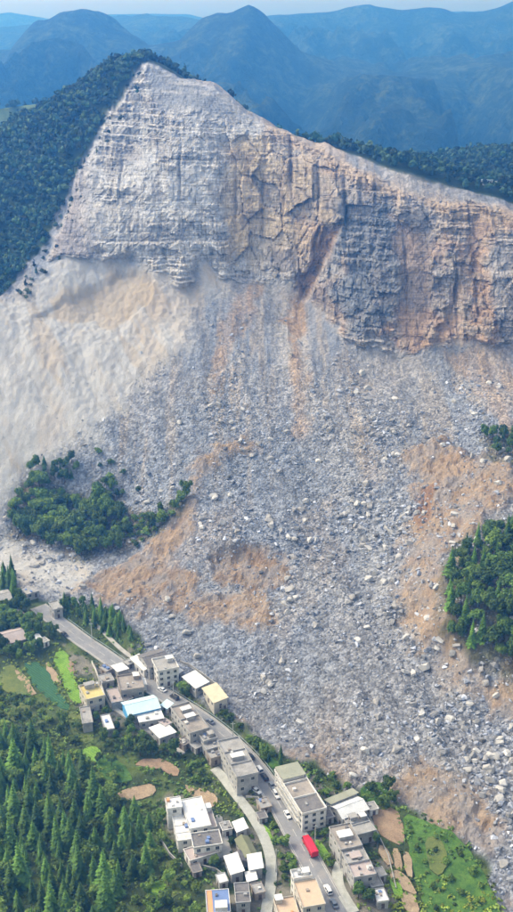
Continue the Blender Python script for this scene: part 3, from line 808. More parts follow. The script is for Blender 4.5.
def window_on(parent, p, n, w_, h_, m_frame=M_FRAME):
    """p centre on the wall face, n outward normal (axis aligned in house space)"""
    key = (round(w_, 1), round(h_, 1))
    if key not in PANE:
        a, b = w_ / 2, h_ / 2
        f = MB()
        f.box(-a, a, -.12, .05, b - .1, b); f.box(-a, a, -.14, .12, -b - .1, -b)
        f.box(-a, -a + .1, -.12, .05, -b, b - .1); f.box(a - .1, a, -.12, .05, -b, b - .1); f.box(-.04, .04, -.12, .02, -b, b - .1)
        me_ = f.mesh('window'); me_.materials.append(m_frame); WFRAME[key] = me_
        g = MB(); g.box(-a + .1, a - .1, -.1, .012, -b, b - .1)
        me2 = g.mesh('pane'); me2.materials.append(M_GLASS); PANE[key] = me2
    o = link('window', WFRAME[key], parent)
    o.location = p; o.rotation_euler = (0, 0, math.atan2(n[1], n[0]) - math.pi / 2)
    link('pane', PANE[key], o)
def frame_from(A, B, C_, h):
    """plan frame of a roof seen at three corners, roof level h above the ground"""
    z0 = sight(*np.mean([A, C_], 0))[2]
    for _ in range(4):
        a, b, c = (np.array(at_z(p[0], p[1], z0 + h)) for p in (A, B, C_))
        ctr = (a + c) / 2
        z0 = float(ground(ctr[0], ctr[1]))
    u = (b - a)[:2]; L = np.linalg.norm(u); u = u / L
    v = (c - b)[:2]; W = v @ np.array([-u[1], u[0]])
    return a, u, L, W, z0
def house(label, A, B, C_, h, wall, roof, style='flat', floors=2, wins=True, cat='house', name='house', parapet=.7, over=.25, stair=None, tank=None, ridge=1.6, along=True, group=None, splits=0, front=None, snap=True, door=True):
    a, u, L, W, z0 = frame_from(A, B, C_, h)
    ang = math.atan2(u[1], u[0])
    if W < 0:                                  # keep a right handed frame
        a = np.array([a[0] - u[1] * W, a[1] + u[0] * W, a[2]]); W = -W
    r = empty(name, (a[0], a[1], z0), ang)
    HOUSE.append((np.array([a[0] + (u[0] * L - u[1] * W) / 2, a[1] + (u[1] * L + u[0] * W) / 2]), ang, L / 2 + .5, W / 2 + .5))
    wb = MB()
    wall_h = h if style == 'flat' else h - (ridge if style == 'gable' else 0)
    if style == 'flat':
        wb.box(0, L, 0, W, -2.5, h - .2)
        wo = wb.build('wall', wall, r)
        ro = MB(); ro.box(-over, L + over, -over, W + over, h - .2, h); rr = ro.build('roof', roof, r)
        if parapet:
            pb = MB(); t_ = .22
            pb.box(-over + .01, L + over - .01, -over + .01, -over + t_, h, h + parapet); pb.box(-over + .01, L + over - .01, W + over - t_, W + over - .01, h, h + parapet)
            pb.box(-over + .01, -over + t_, -over + t_, W + over - t_, h, h + parapet); pb.box(L + over - t_, L + over - .01, -over + t_, W + over - t_, h, h + parapet)
            for k in range(splits):
                x_ = L * (k + 1) / (splits + 1); pb.box(x_ - .12, x_ + .12, -over + t_, W + over - t_, h, h + parapet * .9)
            pb.build('parapet', wall, rr)
    else:
        if along: P = [(0, 0), (L, 0), (L, W), (0, W)]
        else: P = [(0, W), (0, 0), (L, 0), (L, W)]
        (ax, ay), (bx, by), (cx_, cy_), (dx_, dy_) = P
        rz_ = ridge
        e = wall_h
        m1 = ((ax + dx_) / 2, (ay + dy_) / 2); m2 = ((bx + cx_) / 2, (by + cy_) / 2)
        if style == 'mono': m1, m2 = (dx_, dy_), (cx_, cy_)
        vs = [(*p, -2.5) for p in P] + [(*p, e) for p in P] + [(*m1, e + rz_), (*m2, e + rz_)]
        wb.add(vs, [(3, 2, 1, 0), (0, 1, 5, 4), (2, 3, 7, 6), (1, 2, 6, 9, 5), (3, 0, 4, 8, 7), (4, 5, 9, 8), (6, 7, 8, 9)])
        wo = wb.build('wall', wall, r)
        cen = np.array([L / 2, W / 2])
        d1 = np.array(m2) - np.array(m1); d1 = d1 / np.linalg.norm(d1)
        ro = MB()
        for s_, (p, q) in enumerate((((ax, ay), (bx, by)), ((dx_, dy_), (cx_, cy_)))):
            if style == 'mono' and s_ == 1: continue
            p = np.array(p); q = np.array(q)
            out = (p + q) / 2 - (np.array(m1) + np.array(m2)) / 2; span = np.linalg.norm(out); out = out / span
            ov = .5
            p2 = p + out * ov - d1 * ov; q2 = q + out * ov + d1 * ov
            t1 = np.array(m1) - d1 * ov; t2 = np.array(m2) + d1 * ov
            ze = e - ov * rz_ / span
            if style == 'mono': t1 = t1 - out * ov; t2 = t2 - out * ov
            zt = e + rz_ + (ov * rz_ / span if style == 'mono' else 0)
            ro.hexa([(*p2, ze + .03), (*q2, ze + .03), (*t2, zt + .03), (*t1, zt + .03), (*p2, ze + .17), (*q2, ze + .17), (*t2, zt + .17), (*t1, zt + .17)])
        rr = ro.build('roof', roof, r)
        if style == 'gable':
            rg = MB(); rg.tube((*(np.array(m1) - d1 * .5), e + rz_ + .16), (*(np.array(m2) + d1 * .5), e + rz_ + .16), .16, .16, 5); rg.build('ridge_cap', roof, rr)
    # openings on the sides that face the viewer's side of the valley
    sides = [((L / 2, 0), (0, -1), L), ((L / 2, W), (0, 1), L), ((0, W / 2), (-1, 0), W), ((L, W / 2), (1, 0), W)]
    ca, sa = math.cos(ang), math.sin(ang)
    if wins:
        fh = wall_h / floors
        for (mx, my), nrm, ln in sides:
            wy = sa * nrm[0] + ca * nrm[1]
            if wy > .15: continue
            n_ = max(1, int(ln // 3.0))
            for fl in range(floors):
                for k in range(n_):
                    off = (k + .5) / n_ * ln - ln / 2
                    px_ = mx + (off if nrm[1] else 0); py_ = my + (off if nrm[0] else 0)
                    if fl == 0 and door and k == n_ // 2:
                        d_ = MB(); d_.box(-.55, .55, -.1, .05, 0, 2.1)
                        dd = d_.build('door', M_SHUTTER if n_ > 3 else M_DOOR, r)
                        dd.location = (px_, py_, .05); dd.rotation_euler = (0, 0, math.atan2(nrm[1], nrm[0]) - math.pi / 2)
                        hb = MB(); hb.box(.38, .46, .05, .1, 1.0, 1.12); hb.build('handle', M_TANK, dd)
                    else:
                        window_on(r, (px_, py_, fl * fh + fh * .55), nrm, 1.4, min(1.4, fh * .5))
    for q in ([stair] if isinstance(stair, tuple) else (stair or [])):
        fx, fy, sx, sy, sh = q[:5]
        sb = MB(); x0 = fx * L - sx / 2; y0 = fy * W - sy / 2
        sb.box(x0, x0 + sx, y0, y0 + sy, h + .004, h + sh)
        so = sb.build('stair_box', q[5] if len(q) > 5 else wall, r)
        sr = MB(); sr.box(x0 - .3, x0 + sx + .3, y0 - .3, y0 + sy + .3, h + sh, h + sh + .18); sr.build('cover_slab', q[6] if len(q) > 6 else M_RF_WHITE, so)
        db = MB(); db.box(x0 + sx / 2 - .4, x0 + sx / 2 + .4, y0 - .04, y0 + .1, h + .05, h + min(1.9, sh - .15)); db.build('door', M_DOOR, so)
    if tank:
        tb = MB(); tb.tube((tank[0] * L, tank[1] * W, h + .5), (tank[0] * L, tank[1] * W, h + 1.7), .55, .55, 12)
        to = tb.build('water_tank', M_TANK, r)
        ts = MB(); ts.box(tank[0] * L - .5, tank[0] * L + .5, tank[1] * W - .5, tank[1] * W + .5, h + .003, h + .5); ts.build('tank_stand', M_GREYW, to)
    if style == 'flat' and L > 4 and W > 3:
        for k in range(random.randint(1, 3)):
            cx_, cy_ = random.uniform(.12, .88) * L, random.uniform(.15, .85) * W
            q = random.random()
            cb_ = MB(); a_, b_ = random.uniform(.3, .9), random.uniform(.3, .7)
            cb_.box(cx_ - a_, cx_ + a_, cy_ - b_, cy_ + b_, h + .006, h + random.uniform(.3, .9))
            cb_.build('roof_crate', random.choice([M_BRICK, M_GREYW, M_RF_DARK, M_WHITE, M_RF_BLUE]) if q < .9 else M_RF_ORANGE, r)
    tag(r, label, cat, group)
    return r, L, W, h
def add_box(r, name, mat, x0, x1, y0, y1, z0, z1):
    b = MB(); b.box(x0, x1, y0, y1, z0, z1); return b.build(name, mat, r)

# upper end of the village
house('weathered gabled farmhouse with rose grey roof, left edge above the teal field', (0, 629), (8, 640), (30, 640), 5.5, M_GREYW, M_RF_PINK, 'gable', 1, ridge=1.8, along=False)
house('small grey roofed house at the left edge among dark trees', (-8, 590), (-3, 601), (12, 598), 5.5, M_GREYW, M_RF_CONC, 'gable', 2, ridge=1.5, along=False)
house('grey slab roofed shed just below the white rubble at far left', (22, 589), (27, 594), (39, 591), 3.2, M_GREYW, M_RF_CONC, 'flat', 1, parapet=0)
house('narrow grey house beside the top of the road', (49, 603), (54, 610), (61, 606), 5, M_GREYW, M_RF_CONC, 'flat', 2, parapet=.4)
house('tiny white walled outbuilding beside the rose grey farmhouse', (32, 635), (35, 639), (41, 637), 3, M_WHITE, M_RF_WHITE, 'flat', 1, parapet=0, wins=False)
y_h = house('two storey house with yellow roof terrace beside the bright green field', (79, 687), (86.5, 700.5), (105, 696.5), 6, M_CREAM, M_RF_YEL, 'flat', 2, stair=(.2, .5, 2.2, 4.0, 2.0, M_GREYW, M_RF_CONC), tank=(.25, .9))
house('grey brown flat roofed house between the road and the blue gabled hall', (117, 677), (121, 691.5), (143, 685.5), 5, M_BRICK, M_RF_BROWN, 'flat', 1, tank=(.75, .35), stair=(.25, .8, 2.6, 2.2, 1.9))
house('white cubic shed at the roadside uphill of the blue gabled hall', (137, 679), (138.5, 685), (146, 682.5), 3.4, M_WHITE, M_RF_WHITE, 'flat', 1, parapet=0, wins=False, cat='shed', name='shed')
house('small white roof sheltering a roadside stall near the top bend', (112, 666), (118, 673), (127, 669), 3, M_GREYW, M_RF_WHITE, 'mono', 1, ridge=.7, along=False, wins=False, cat='shed', name='shed')
house('grey low shed between yellow terrace house and brown flat roof', (98, 676), (102, 683), (114, 680), 3, M_GREYW, M_RF_CONC, 'flat', 1, parapet=.3)
house('low rose grey lean-to behind the yellow terrace house', (107, 690), (112, 703), (121, 698), 3, M_GREYW, M_RF_PINK, 'flat', 1, parapet=.3, wins=False)
house('long white lean-to roof on the landslide side of the road', (131, 658.5), (144, 670), (150.5, 666), 4, M_WHITE, M_RF_WHITE, 'mono', 1, ridge=.6, along=True, cat='shed', name='shed')
house('dark slate roofed house against the rubble, uphill of the white damaged house', (138, 652), (149, 664), (168, 655.5), 6.5, M_GREYW, M_RF_DARK, 'gable', 2, ridge=1.8, along=False)
house('white damaged house with small dark windows at the edge of the rubble', (152, 660), (158, 672), (178, 667), 8, M_WHITE, M_RF_CONC, 'flat', 3, stair=(.3, .75, 2.4, 2.6, 1.8))
house('white roofed shed at the edge of the rubble beside roadside trees', (183, 677), (196, 688), (206, 681.5), 3.5, M_GREYW, M_RF_WHITE, 'mono', 1, ridge=.6, cat='shed', name='shed')
house('beige roofed shed at the edge of the rubble', (203, 688.5), (214, 702.5), (226, 697.5), 3.6, M_CREAM, M_RF_BEIGE, 'mono', 1, ridge=.7, cat='shed', name='shed')
# blue gabled hall
b_h = house('hall with white and cyan gabled roof and bright blue front', (122, 699.5), (128.5, 711.5), (159.5, 704), 6.2, M_BLUEW, M_RF_CYAN, 'gable', 1, ridge=1.6, along=False, cat='hall', wins=False, name='hall')
r, L, W, h = b_h
pb = MB(); pb.box(L + .02, L + .14, .2, W * .38, 0, 3.6); pb.build('white_cladding', M_RF_WHITE, r)
pb = MB(); pb.box(L + .02, L + .12, W * .44, W * .66, 0, 3.4); pb.build('doorway', M_RF_BLUE, r)
house('pinkish white flat roofed annexe in front of the blue gabled hall', (136.5, 713.5), (139.5, 722), (163, 716), 4, M_GREYW, M_RF_WHITE, 'flat', 1, parapet=0)
house('patchy white roof low down beside the concrete channel', (150, 728), (160, 739), (175, 733), 3.5, M_GREYW, M_RF_WHITE, 'mono', 1, ridge=.6, along=False)
house('blue grey ruined house half hidden in bushes below the yellow terrace house', (80, 708), (83, 724), (92, 720), 4, M_GREYW, M_RF_CONC, 'flat', 1, parapet=.4, wins=False)
house('pale concrete tank house in bushes by the concrete channel', (101, 716), (106, 730), (113, 725), 3, M_GREYW, M_RF_WHITE, 'flat', 1, parapet=.3, wins=False)
# row below the road
house('long flat roofed building beside the road with two white stair covers', (171, 708), (190, 734), (206, 725), 6, M_GREYW, M_RF_BROWN, 'flat', 2, splits=1, stair=[(.25, .55, 2.0, 3.8, 1.7), (.52, .5, 2.2, 3.8, 1.7)])
house('small grey block house uphill of the other two below the brown flat roof', (199, 735), (204, 742), (216, 737), 5, M_GREYW, M_RF_CONC, 'flat', 1, stair=(.5, .7, 2, 2, 1.6, M_GREYW, M_RF_CONC))
house('middle small grey block house with broken roof below the road', (202, 743), (207, 750), (218, 744.5), 4.2, M_GREYW, M_RF_CONC, 'flat', 1, parapet=.4)
house('lowest small grey block house next to the start of the pale lane', (206, 751), (211, 758.5), (219, 753), 3.6, M_BRICK, M_RF_CONC, 'flat', 1, parapet=.3)
house('long tall building with concrete roof terrace and pale front, between road and pale lane', (218, 742), (237, 778), (256, 769.5), 7.5, M_GREYW, M_RF_CONC, 'flat', 2, splits=2, stair=[(.53, .45, 2.2, 4.6, 1.8)], tank=(.42, .3))
# stepped white house on the landslide side
s_h = house('stepped white three storey house with three roof terraces beside the road', (275, 771), (302.5, 815), (325.5, 808), 7.5, M_WHITE, M_RF_BROWN, 'flat', 3, splits=2, parapet=.9)
r, L, W, h = s_h
add_box(r, 'roof_cover', M_RF_GREEN, -.1, L * .30, 0, W + .1, h + 1.6, h + 1.8)
add_box(r, 'upper_room', M_WHITE, .3, L * .28, .4, W - .4, h + .004, h + 1.6)
add_box(r, 'painted_recess', M_RF_DARK, L * .70, L * .96, .2, W - .2, h + .01, h + .06)  # flat dark sheet painting the shade of a recess into the lower terrace
for k in range(3):
    o = add_box(r, 'balcony', M_WHITE, L * .1, L * .9, -1.3, -.003, 2.5 * k + 2.1, 2.5 * k + 2.25)
    add_box(o, 'balustrade', M_GREYW, L * .1, L * .9, -1.3, -1.2, 2.5 * k + 2.25, 2.5 * k + 3.0)
# big white house
house('big white house with plain white roof in the lower middle', (181, 800.5), (190, 829), (210, 823), 7, M_WHITE, M_RF_WHITE, 'flat', 2, parapet=.35)
house('white stair tower at the upper left corner of the big white house', (165.5, 799), (167.5, 809), (181.5, 806), 9.2, M_WHITE, M_RF_WHITE, 'flat', 3, parapet=.4, cat='tower', name='stair_tower')
house('white annexe with grey roof panels at the left side of the big white house', (171.5, 812), (178, 841), (192, 837), 5.2, M_WHITE, M_RF_WHITE, 'flat', 2, parapet=.3, splits=3)
house('grey lower wing at the right side of the big white house', (203, 809), (209, 828), (216, 825), 4, M_WHITE, M_RF_PINK, 'flat', 1, parapet=.4, stair=(.1, .5, 2.2, 2.2, 2))
house('dark tar roofed wing below the big white house', (191, 834.5), (194, 848), (222, 844), 6, M_WHITE, M_RF_DARK, 'flat', 2, parapet=.5)
house('low white walled terrace house below the dark tar roof', (184, 850), (190, 861), (222, 856), 3.2, M_WHITE, M_RF_PINK, 'flat', 1, parapet=.4, stair=(.4, .45, 1.5, 1.5, 1.4))
# between the big white house and the lane
house('olive green roofed house beside the pale lane', (236, 837), (245, 854.5), (256, 850), 4.2, M_CREAM, M_RF_OLIVE, 'gable', 1, ridge=1.2)
house('dark hipped shed between olive roof and two white roofs', (233.5, 852), (237, 861), (248, 858), 3.6, M_GREYW, M_RF_DARK, 'gable', 1, ridge=1.1, wins=False)
house('white sheet roof nearer the big white house, left of its twin', (225, 857), (231.5, 874), (242.5, 870), 4, M_GREYW, M_RF_WHITE, 'mono', 1, ridge=.5, cat='shed', name='shed')
house('white sheet roof touching the pale lane, right of its twin', (248, 855.5), (250, 869.5), (262, 867), 4, M_GREYW, M_RF_WHITE, 'mono', 1, ridge=.5, cat='shed', name='shed')
house('small white covered yard below the two white sheet roofs', (246, 873), (248, 881), (256, 879), 3, M_GREYW, M_RF_WHITE, 'mono', 1, ridge=.4, cat='shed', name='shed', wins=False)
house('narrow house with half dark half rose roof right of the blue roof', (234.5, 884), (236.5, 903), (250, 900), 5, M_GREYW, M_RF_DARK, 'flat', 2, parapet=.4, splits=1)
b2 = house('house with blue sheet roof, orange edge and white box, bottom of the picture', (206, 891), (207.5, 913), (230, 911), 5.5, M_WHITE, M_RF_BLUE, 'flat', 1, parapet=.25)
r, L, W, h = b2
add_box(r, 'orange_strip', M_RF_ORANGE, .1, L - .1, W * .02 + .1, W * .26, h + .01, h + .09)
add_box(r, 'roof_box', M_WHITE, L * .62, L * .97, W * .35, W * .9, h + .01, h + 1.5)
# near end of the road
house('tan roofed house with white upper terrace beside the road at the bottom', (294, 883), (303, 908), (323.5, 900.5), 8, M_CREAM, M_RF_TAN, 'flat', 3, parapet=.45)
house('white topped wing behind the tan roofed house', (291, 872), (294, 880), (311, 876), 8.6, M_WHITE, M_RF_WHITE, 'flat', 3, parapet=.9, tank=(.4, .4), stair=(.5, .75, 1.8, 1.8, 1.5))
house('pinkish terrace house between pale lane and tan roofed house', (274, 900), (279, 916), (298, 911), 5, M_CREAM, M_RF_TAN, 'flat', 2, parapet=.5, stair=(.15, .2, 2, 2, 1.8))
# right hand row
house('white pitched roof house nearest the toe of the landslide', (332, 803), (343, 815), (367, 804.5), 6, M_GREYW, M_RF_WHITE, 'gable', 1, ridge=1.4, along=False)
house('mossy grey roof tucked behind the white pitched roof', (326, 800), (331, 805), (357, 794), 4.5, M_GREYW, M_RF_GREEN, 'mono', 1, ridge=.6, along=False, wins=False)
house('broken grey terrace house downhill of the white pitched roof', (343, 818), (355, 836), (375, 829.5), 4.5, M_GREYW, M_RF_CONC, 'flat', 1, parapet=.5, splits=1, stair=[(.2, .35, 2, 2.5, 1.8, M_GREYW, M_RF_CONC), (.25, .8, 1.6, 2, 1.5)])
house('long brown roofed house with white roof hatch, upper end of the right row', (329.5, 828), (341, 850), (361, 844), 8, M_GREYW, M_RF_BROWN, 'flat', 2, parapet=.5, stair=[(.5, .45, 3.0, 4.6, 1.5, M_GREYW, M_RF_WHITE)])
house('grey roofed house with rose patio in the middle of the right row', (341.3, 850.7), (348, 864), (368, 858.5), 7.4, M_GREYW, M_RF_CONC, 'flat', 2, parapet=.5, stair=(.55, .5, 2.5, 3.4, .5, M_BRICK, M_RF_PINK))
house('pale concrete roofed house at the lower end of the right row', (348.2, 864.6), (354, 878), (375, 873), 6.8, M_GREYW, M_RF_PINK, 'flat', 2, parapet=.5, tank=(.6, .85))
house('low grey walled yard house below the right row', (366, 876), (372, 888), (382, 884), 3, M_GREYW, M_RF_CONC, 'flat', 1, parapet=.6)
house('small white box house below the right row at the tan terraces', (373, 890), (378, 902), (388, 899), 3.2, M_GREYW, M_RF_WHITE, 'flat', 1, parapet=.3)
# small sheds and outbuildings packed between the houses
for px, py, a_, b_, hh, wm, rm, st, lb in (
        (128, 662, 4, 3, 2.6, M_GREYW, M_RF_CONC, 'flat', 'tiny grey kiosk on the uphill side of the long white lean-to'),
        (106, 668, 5, 3.4, 2.8, M_BRICK, M_RF_CONC, 'flat', 'small brown block shed above the grey low shed by the road'),
        (126, 698, 4, 4, 3.0, M_GREYW, M_RF_DARK, 'flat', 'small dark roofed store behind the blue gabled hall'),
        (165, 722, 4.5, 3.5, 3.0, M_GREYW, M_RF_PINK, 'flat', 'rose roofed store between annexe and long brown flat roof'),
        (167, 705, 3.5, 3, 2.6, M_WHITE, M_RF_CYAN, 'mono', 'small blue roofed stand between the blue hall and the road'),
        (184, 741, 4.5, 3.5, 2.8, M_BRICK, M_RF_DARK, 'flat', 'dark roofed shed at the foot of the long brown flat roof'),
        (196, 745, 4, 3, 2.6, M_GREYW, M_RF_CONC, 'flat', 'grey shed under the trees beside the small block houses'),
        (176, 672, 4, 3.5, 2.8, M_GREYW, M_RF_WHITE, 'mono', 'small white roofed store beside the white damaged house'),
        (222, 703, 3.5, 3, 2.4, M_GREYW, M_RF_CONC, 'flat', 'grey hut downhill of the beige roofed shed'),
        (264, 803, 5, 4, 2.6, M_BRICK, M_RF_CONC, 'flat', 'broken brown hut on the plot between pale lane and road'),
        (262, 815, 3.5, 3, 2.4, M_GREYW, M_RF_DARK, 'flat', 'tiny dark roofed hut by the bend of the pale lane'),
        (226, 826, 4, 3.5, 3.0, M_WHITE, M_RF_CONC, 'flat', 'small pale store in the yard right of the big white house'),
        (240, 826, 5, 3.5, 3.0, M_GREYW, M_RF_WHITE, 'mono', 'white roofed store above the olive roof'),
        (222, 878, 4, 3, 2.8, M_GREYW, M_RF_WHITE, 'flat', 'small white roofed store above the blue sheet roof'),
        (258, 888, 4.5, 3.5, 3.0, M_BRICK, M_RF_CONC, 'flat', 'brown block store beside the pale lane near the bottom'),
        (196, 868, 4, 3, 2.4, M_BRICK, M_RF_DARK, 'flat', 'low dark store at the foot of the low white terrace house'),
        (328, 814, 4, 3, 2.8, M_GREYW, M_RF_DARK, 'flat', 'dark roofed store between stepped house and right row'),
        (372, 806, 4, 3.2, 2.8, M_WHITE, M_RF_CONC, 'flat', 'little white store at the end of the white pitched roof'),
        (380, 872, 3.8, 3, 2.6, M_GREYW, M_RF_CONC, 'flat', 'grey store at the top of the tan terraces'),
        (362, 868, 3.2, 2.6, 2.4, M_BRICK, M_RF_WHITE, 'mono', 'small white lean-to in front of the right row'),
        (18, 612, 5, 4, 3.2, M_GREYW, M_RF_DARK, 'gable', 'dark roofed barn among trees above the rose grey farmhouse'),
        (44, 640, 4, 3, 2.6, M_WHITE, M_RF_CONC, 'flat', 'small pale hut under the trees right of the farmhouse'),
        (90, 706, 4, 3.4, 2.8, M_GREYW, M_RF_CONC, 'flat', 'grey hut just below the yellow terrace house')):
    x_, y_, z_ = sight(px, py, hh)
    k_ = int(np.argmin(np.hypot(ROAD[:, 0] - x_, ROAD[:, 1] - y_))); d_ = ROAD[min(k_ + 1, len(ROAD) - 1)] - ROAD[max(k_ - 1, 0)]
    u_ = d_[:2] / np.linalg.norm(d_[:2]); v_ = np.array([-u_[1], u_[0]])
    c_ = np.array([x_, y_])
    def _p(q): return 256.5 + F_PX * q[0] / (q[1] * _cy + (CAM_H - z_) * _sy), 456 - F_PX * (q[1] * _sy - (CAM_H - z_) * _cy) / (q[1] * _cy + (CAM_H - z_) * _sy)
    house(lb, _p(c_ - u_ * a_ / 2 - v_ * b_ / 2), _p(c_ + u_ * a_ / 2 - v_ * b_ / 2), _p(c_ + u_ * a_ / 2 + v_ * b_ / 2), hh, wm, rm, st, 1, ridge=.7, parapet=.25, cat='shed', name='shed')
# low walls round the yards
def yard_wall(pts, label, hgt=1.3, mat=M_GREYW):
    P = np.array([sight(a, b) for a, b in pts]); o0 = P[0]
    r = empty('yard_wall', o0)
    for k, (a, b) in enumerate(zip(P[:-1], P[1:])):
        d = (b - a)[:2]; n_ = np.array([-d[1], d[0]]) / np.linalg.norm(d) * .14
        za, zb = float(ground(a[0], a[1])) - o0[2], float(ground(b[0], b[1])) - o0[2]
        q = [(a[:2] - n_ - o0[:2], za), (b[:2] - n_ - o0[:2], zb), (b[:2] + n_ - o0[:2], zb), (a[:2] + n_ - o0[:2], za)]
        wb_ = MB(); wb_.hexa([(p[0], p[1], z_ - .8) for p, z_ in q] + [(p[0], p[1], z_ + hgt) for p, z_ in q]); wo_ = wb_.build('wall_run', mat, r)
        q = [(p + (p - (a[:2] + b[:2]) / 2 + o0[:2]) * .01, z_) for p, z_ in q]
        cb_ = MB(); cb_.hexa([(p[0], p[1], z_ + hgt) for p, z_ in q] + [(p[0], p[1], z_ + hgt + .1) for p, z_ in q]); cb_.build('coping', M_CONCRETE, wo_)
    tag(r, label, 'wall')
yard_wall([(92, 664), (96, 672), (100, 684), (106, 700), (111, 708)], 'pale stair wall running down past the yellow terrace house', 1.6, M_WHITE)
yard_wall([(160, 840), (170, 856), (182, 868)], 'low wall at the foot of the big white house')
yard_wall([(246, 798), (258, 800), (268, 812), (262, 822)], 'low ruined wall round the plot between pale lane and road')
yard_wall([(366, 812), (376, 832), (388, 858), (396, 890)], 'low grey wall between the right row and the tan terraces', 1.0)
yard_wall([(128, 724), (136, 728), (146, 736)], 'low wall behind the patchy white roof')
yard_wall([(180, 664), (190, 668), (204, 678), (222, 690)], 'low wall between sheds and rubble')
yard_wall([(200, 868), (216, 872), (226, 880)], 'low wall above the blue sheet roof')
# compound on the ridge
a_r = sight(484, 197)
for k, (px, py, mt, nm) in enumerate(((490, 199, M_RF_CYAN, 'pale blue'), (500, 200, M_RF_WHITE, 'white'))):
    b = MB(); g_ = (px - 495) * .64
    x_, y_ = 148 + k * 9, 722 + k * 3
    z_ = float(ground(x_, y_))
    rt = empty('ridge_building', (x_, y_, z_), .15)
    b.box(-3.2, 3.2, -2.2, 2.2, -2, 2.8); b.build('wall', M_WHITE, rt)
    b = MB(); b.box(-3.6, 3.6, -2.6, 2.6, 2.8, 3.05); b.build('roof', mt, rt)
    for wx in (-1.6, 1.6): window_on(rt, (wx, -2.2, 1.5), (0, -1), 1.2, 1.2)
    tag(rt, 'low %s roofed building on the wooded ridge at the right edge' % nm, 'building')

# ------------------------------------------------------------------ vehicles
def paint(name, c): return plain(name, c, .35, .03, 1, spec=.5)
M_CARW, M_CARD, M_CARG, M_RED = paint('white_car_paint', (.72, .73, .75)), paint('black_car_paint', (.02, .022, .028)), paint('grey_blue_car_paint', (.16, .19, .24)), paint('red_truck_paint', (.55, .012, .03))
M_TYRE = plain('tyre_rubber', (.02, .02, .02), .9, .2)
M_RIM = plain('alloy_rim', (.4, .4, .4), .4, .1, metal=.6)
M_LIGHT = plain('headlight_lens', (.75, .75, .72), .2, .05, spec=.6)
M_TAIL = plain('tail_light_lens', (.35, .01, .01), .3, .05, spec=.5)
M_CHASSIS = plain('chassis', (.05, .05, .05), .8, .2)
def loft(secs):
    """secs: list of (x, [(y, z), ...]) rings with the same count"""
    vs = [(x, y, z) for x, ring in secs for y, z in ring]; n = len(secs[0][1]); fs = []
    for k in range(len(secs) - 1):
        for j in range(n):
            a, b = k * n + j, k * n + (j + 1) % n
            fs.append((a, b, b + n, a + n))
    fs += [tuple(range(n))[::-1], tuple(range((len(secs) - 1) * n, len(secs) * n))]
    return vs, fs
def wheel(parent, x, y, r_=.33, w_=.22):
    b = MB(); b.tube((x, y - w_ / 2, r_), (x, y + w_ / 2, r_), r_, r_, 14); o = b.build('wheel', M_TYRE, parent)
    s_ = 1 if y > 0 else -1
    b = MB(); b.tube((x, y + s_ * (w_ / 2 - .02), r_), (x, y + s_ * (w_ / 2 + .015), r_), r_ * .62, r_ * .55, 10); b.build('rim', M_RIM, o)
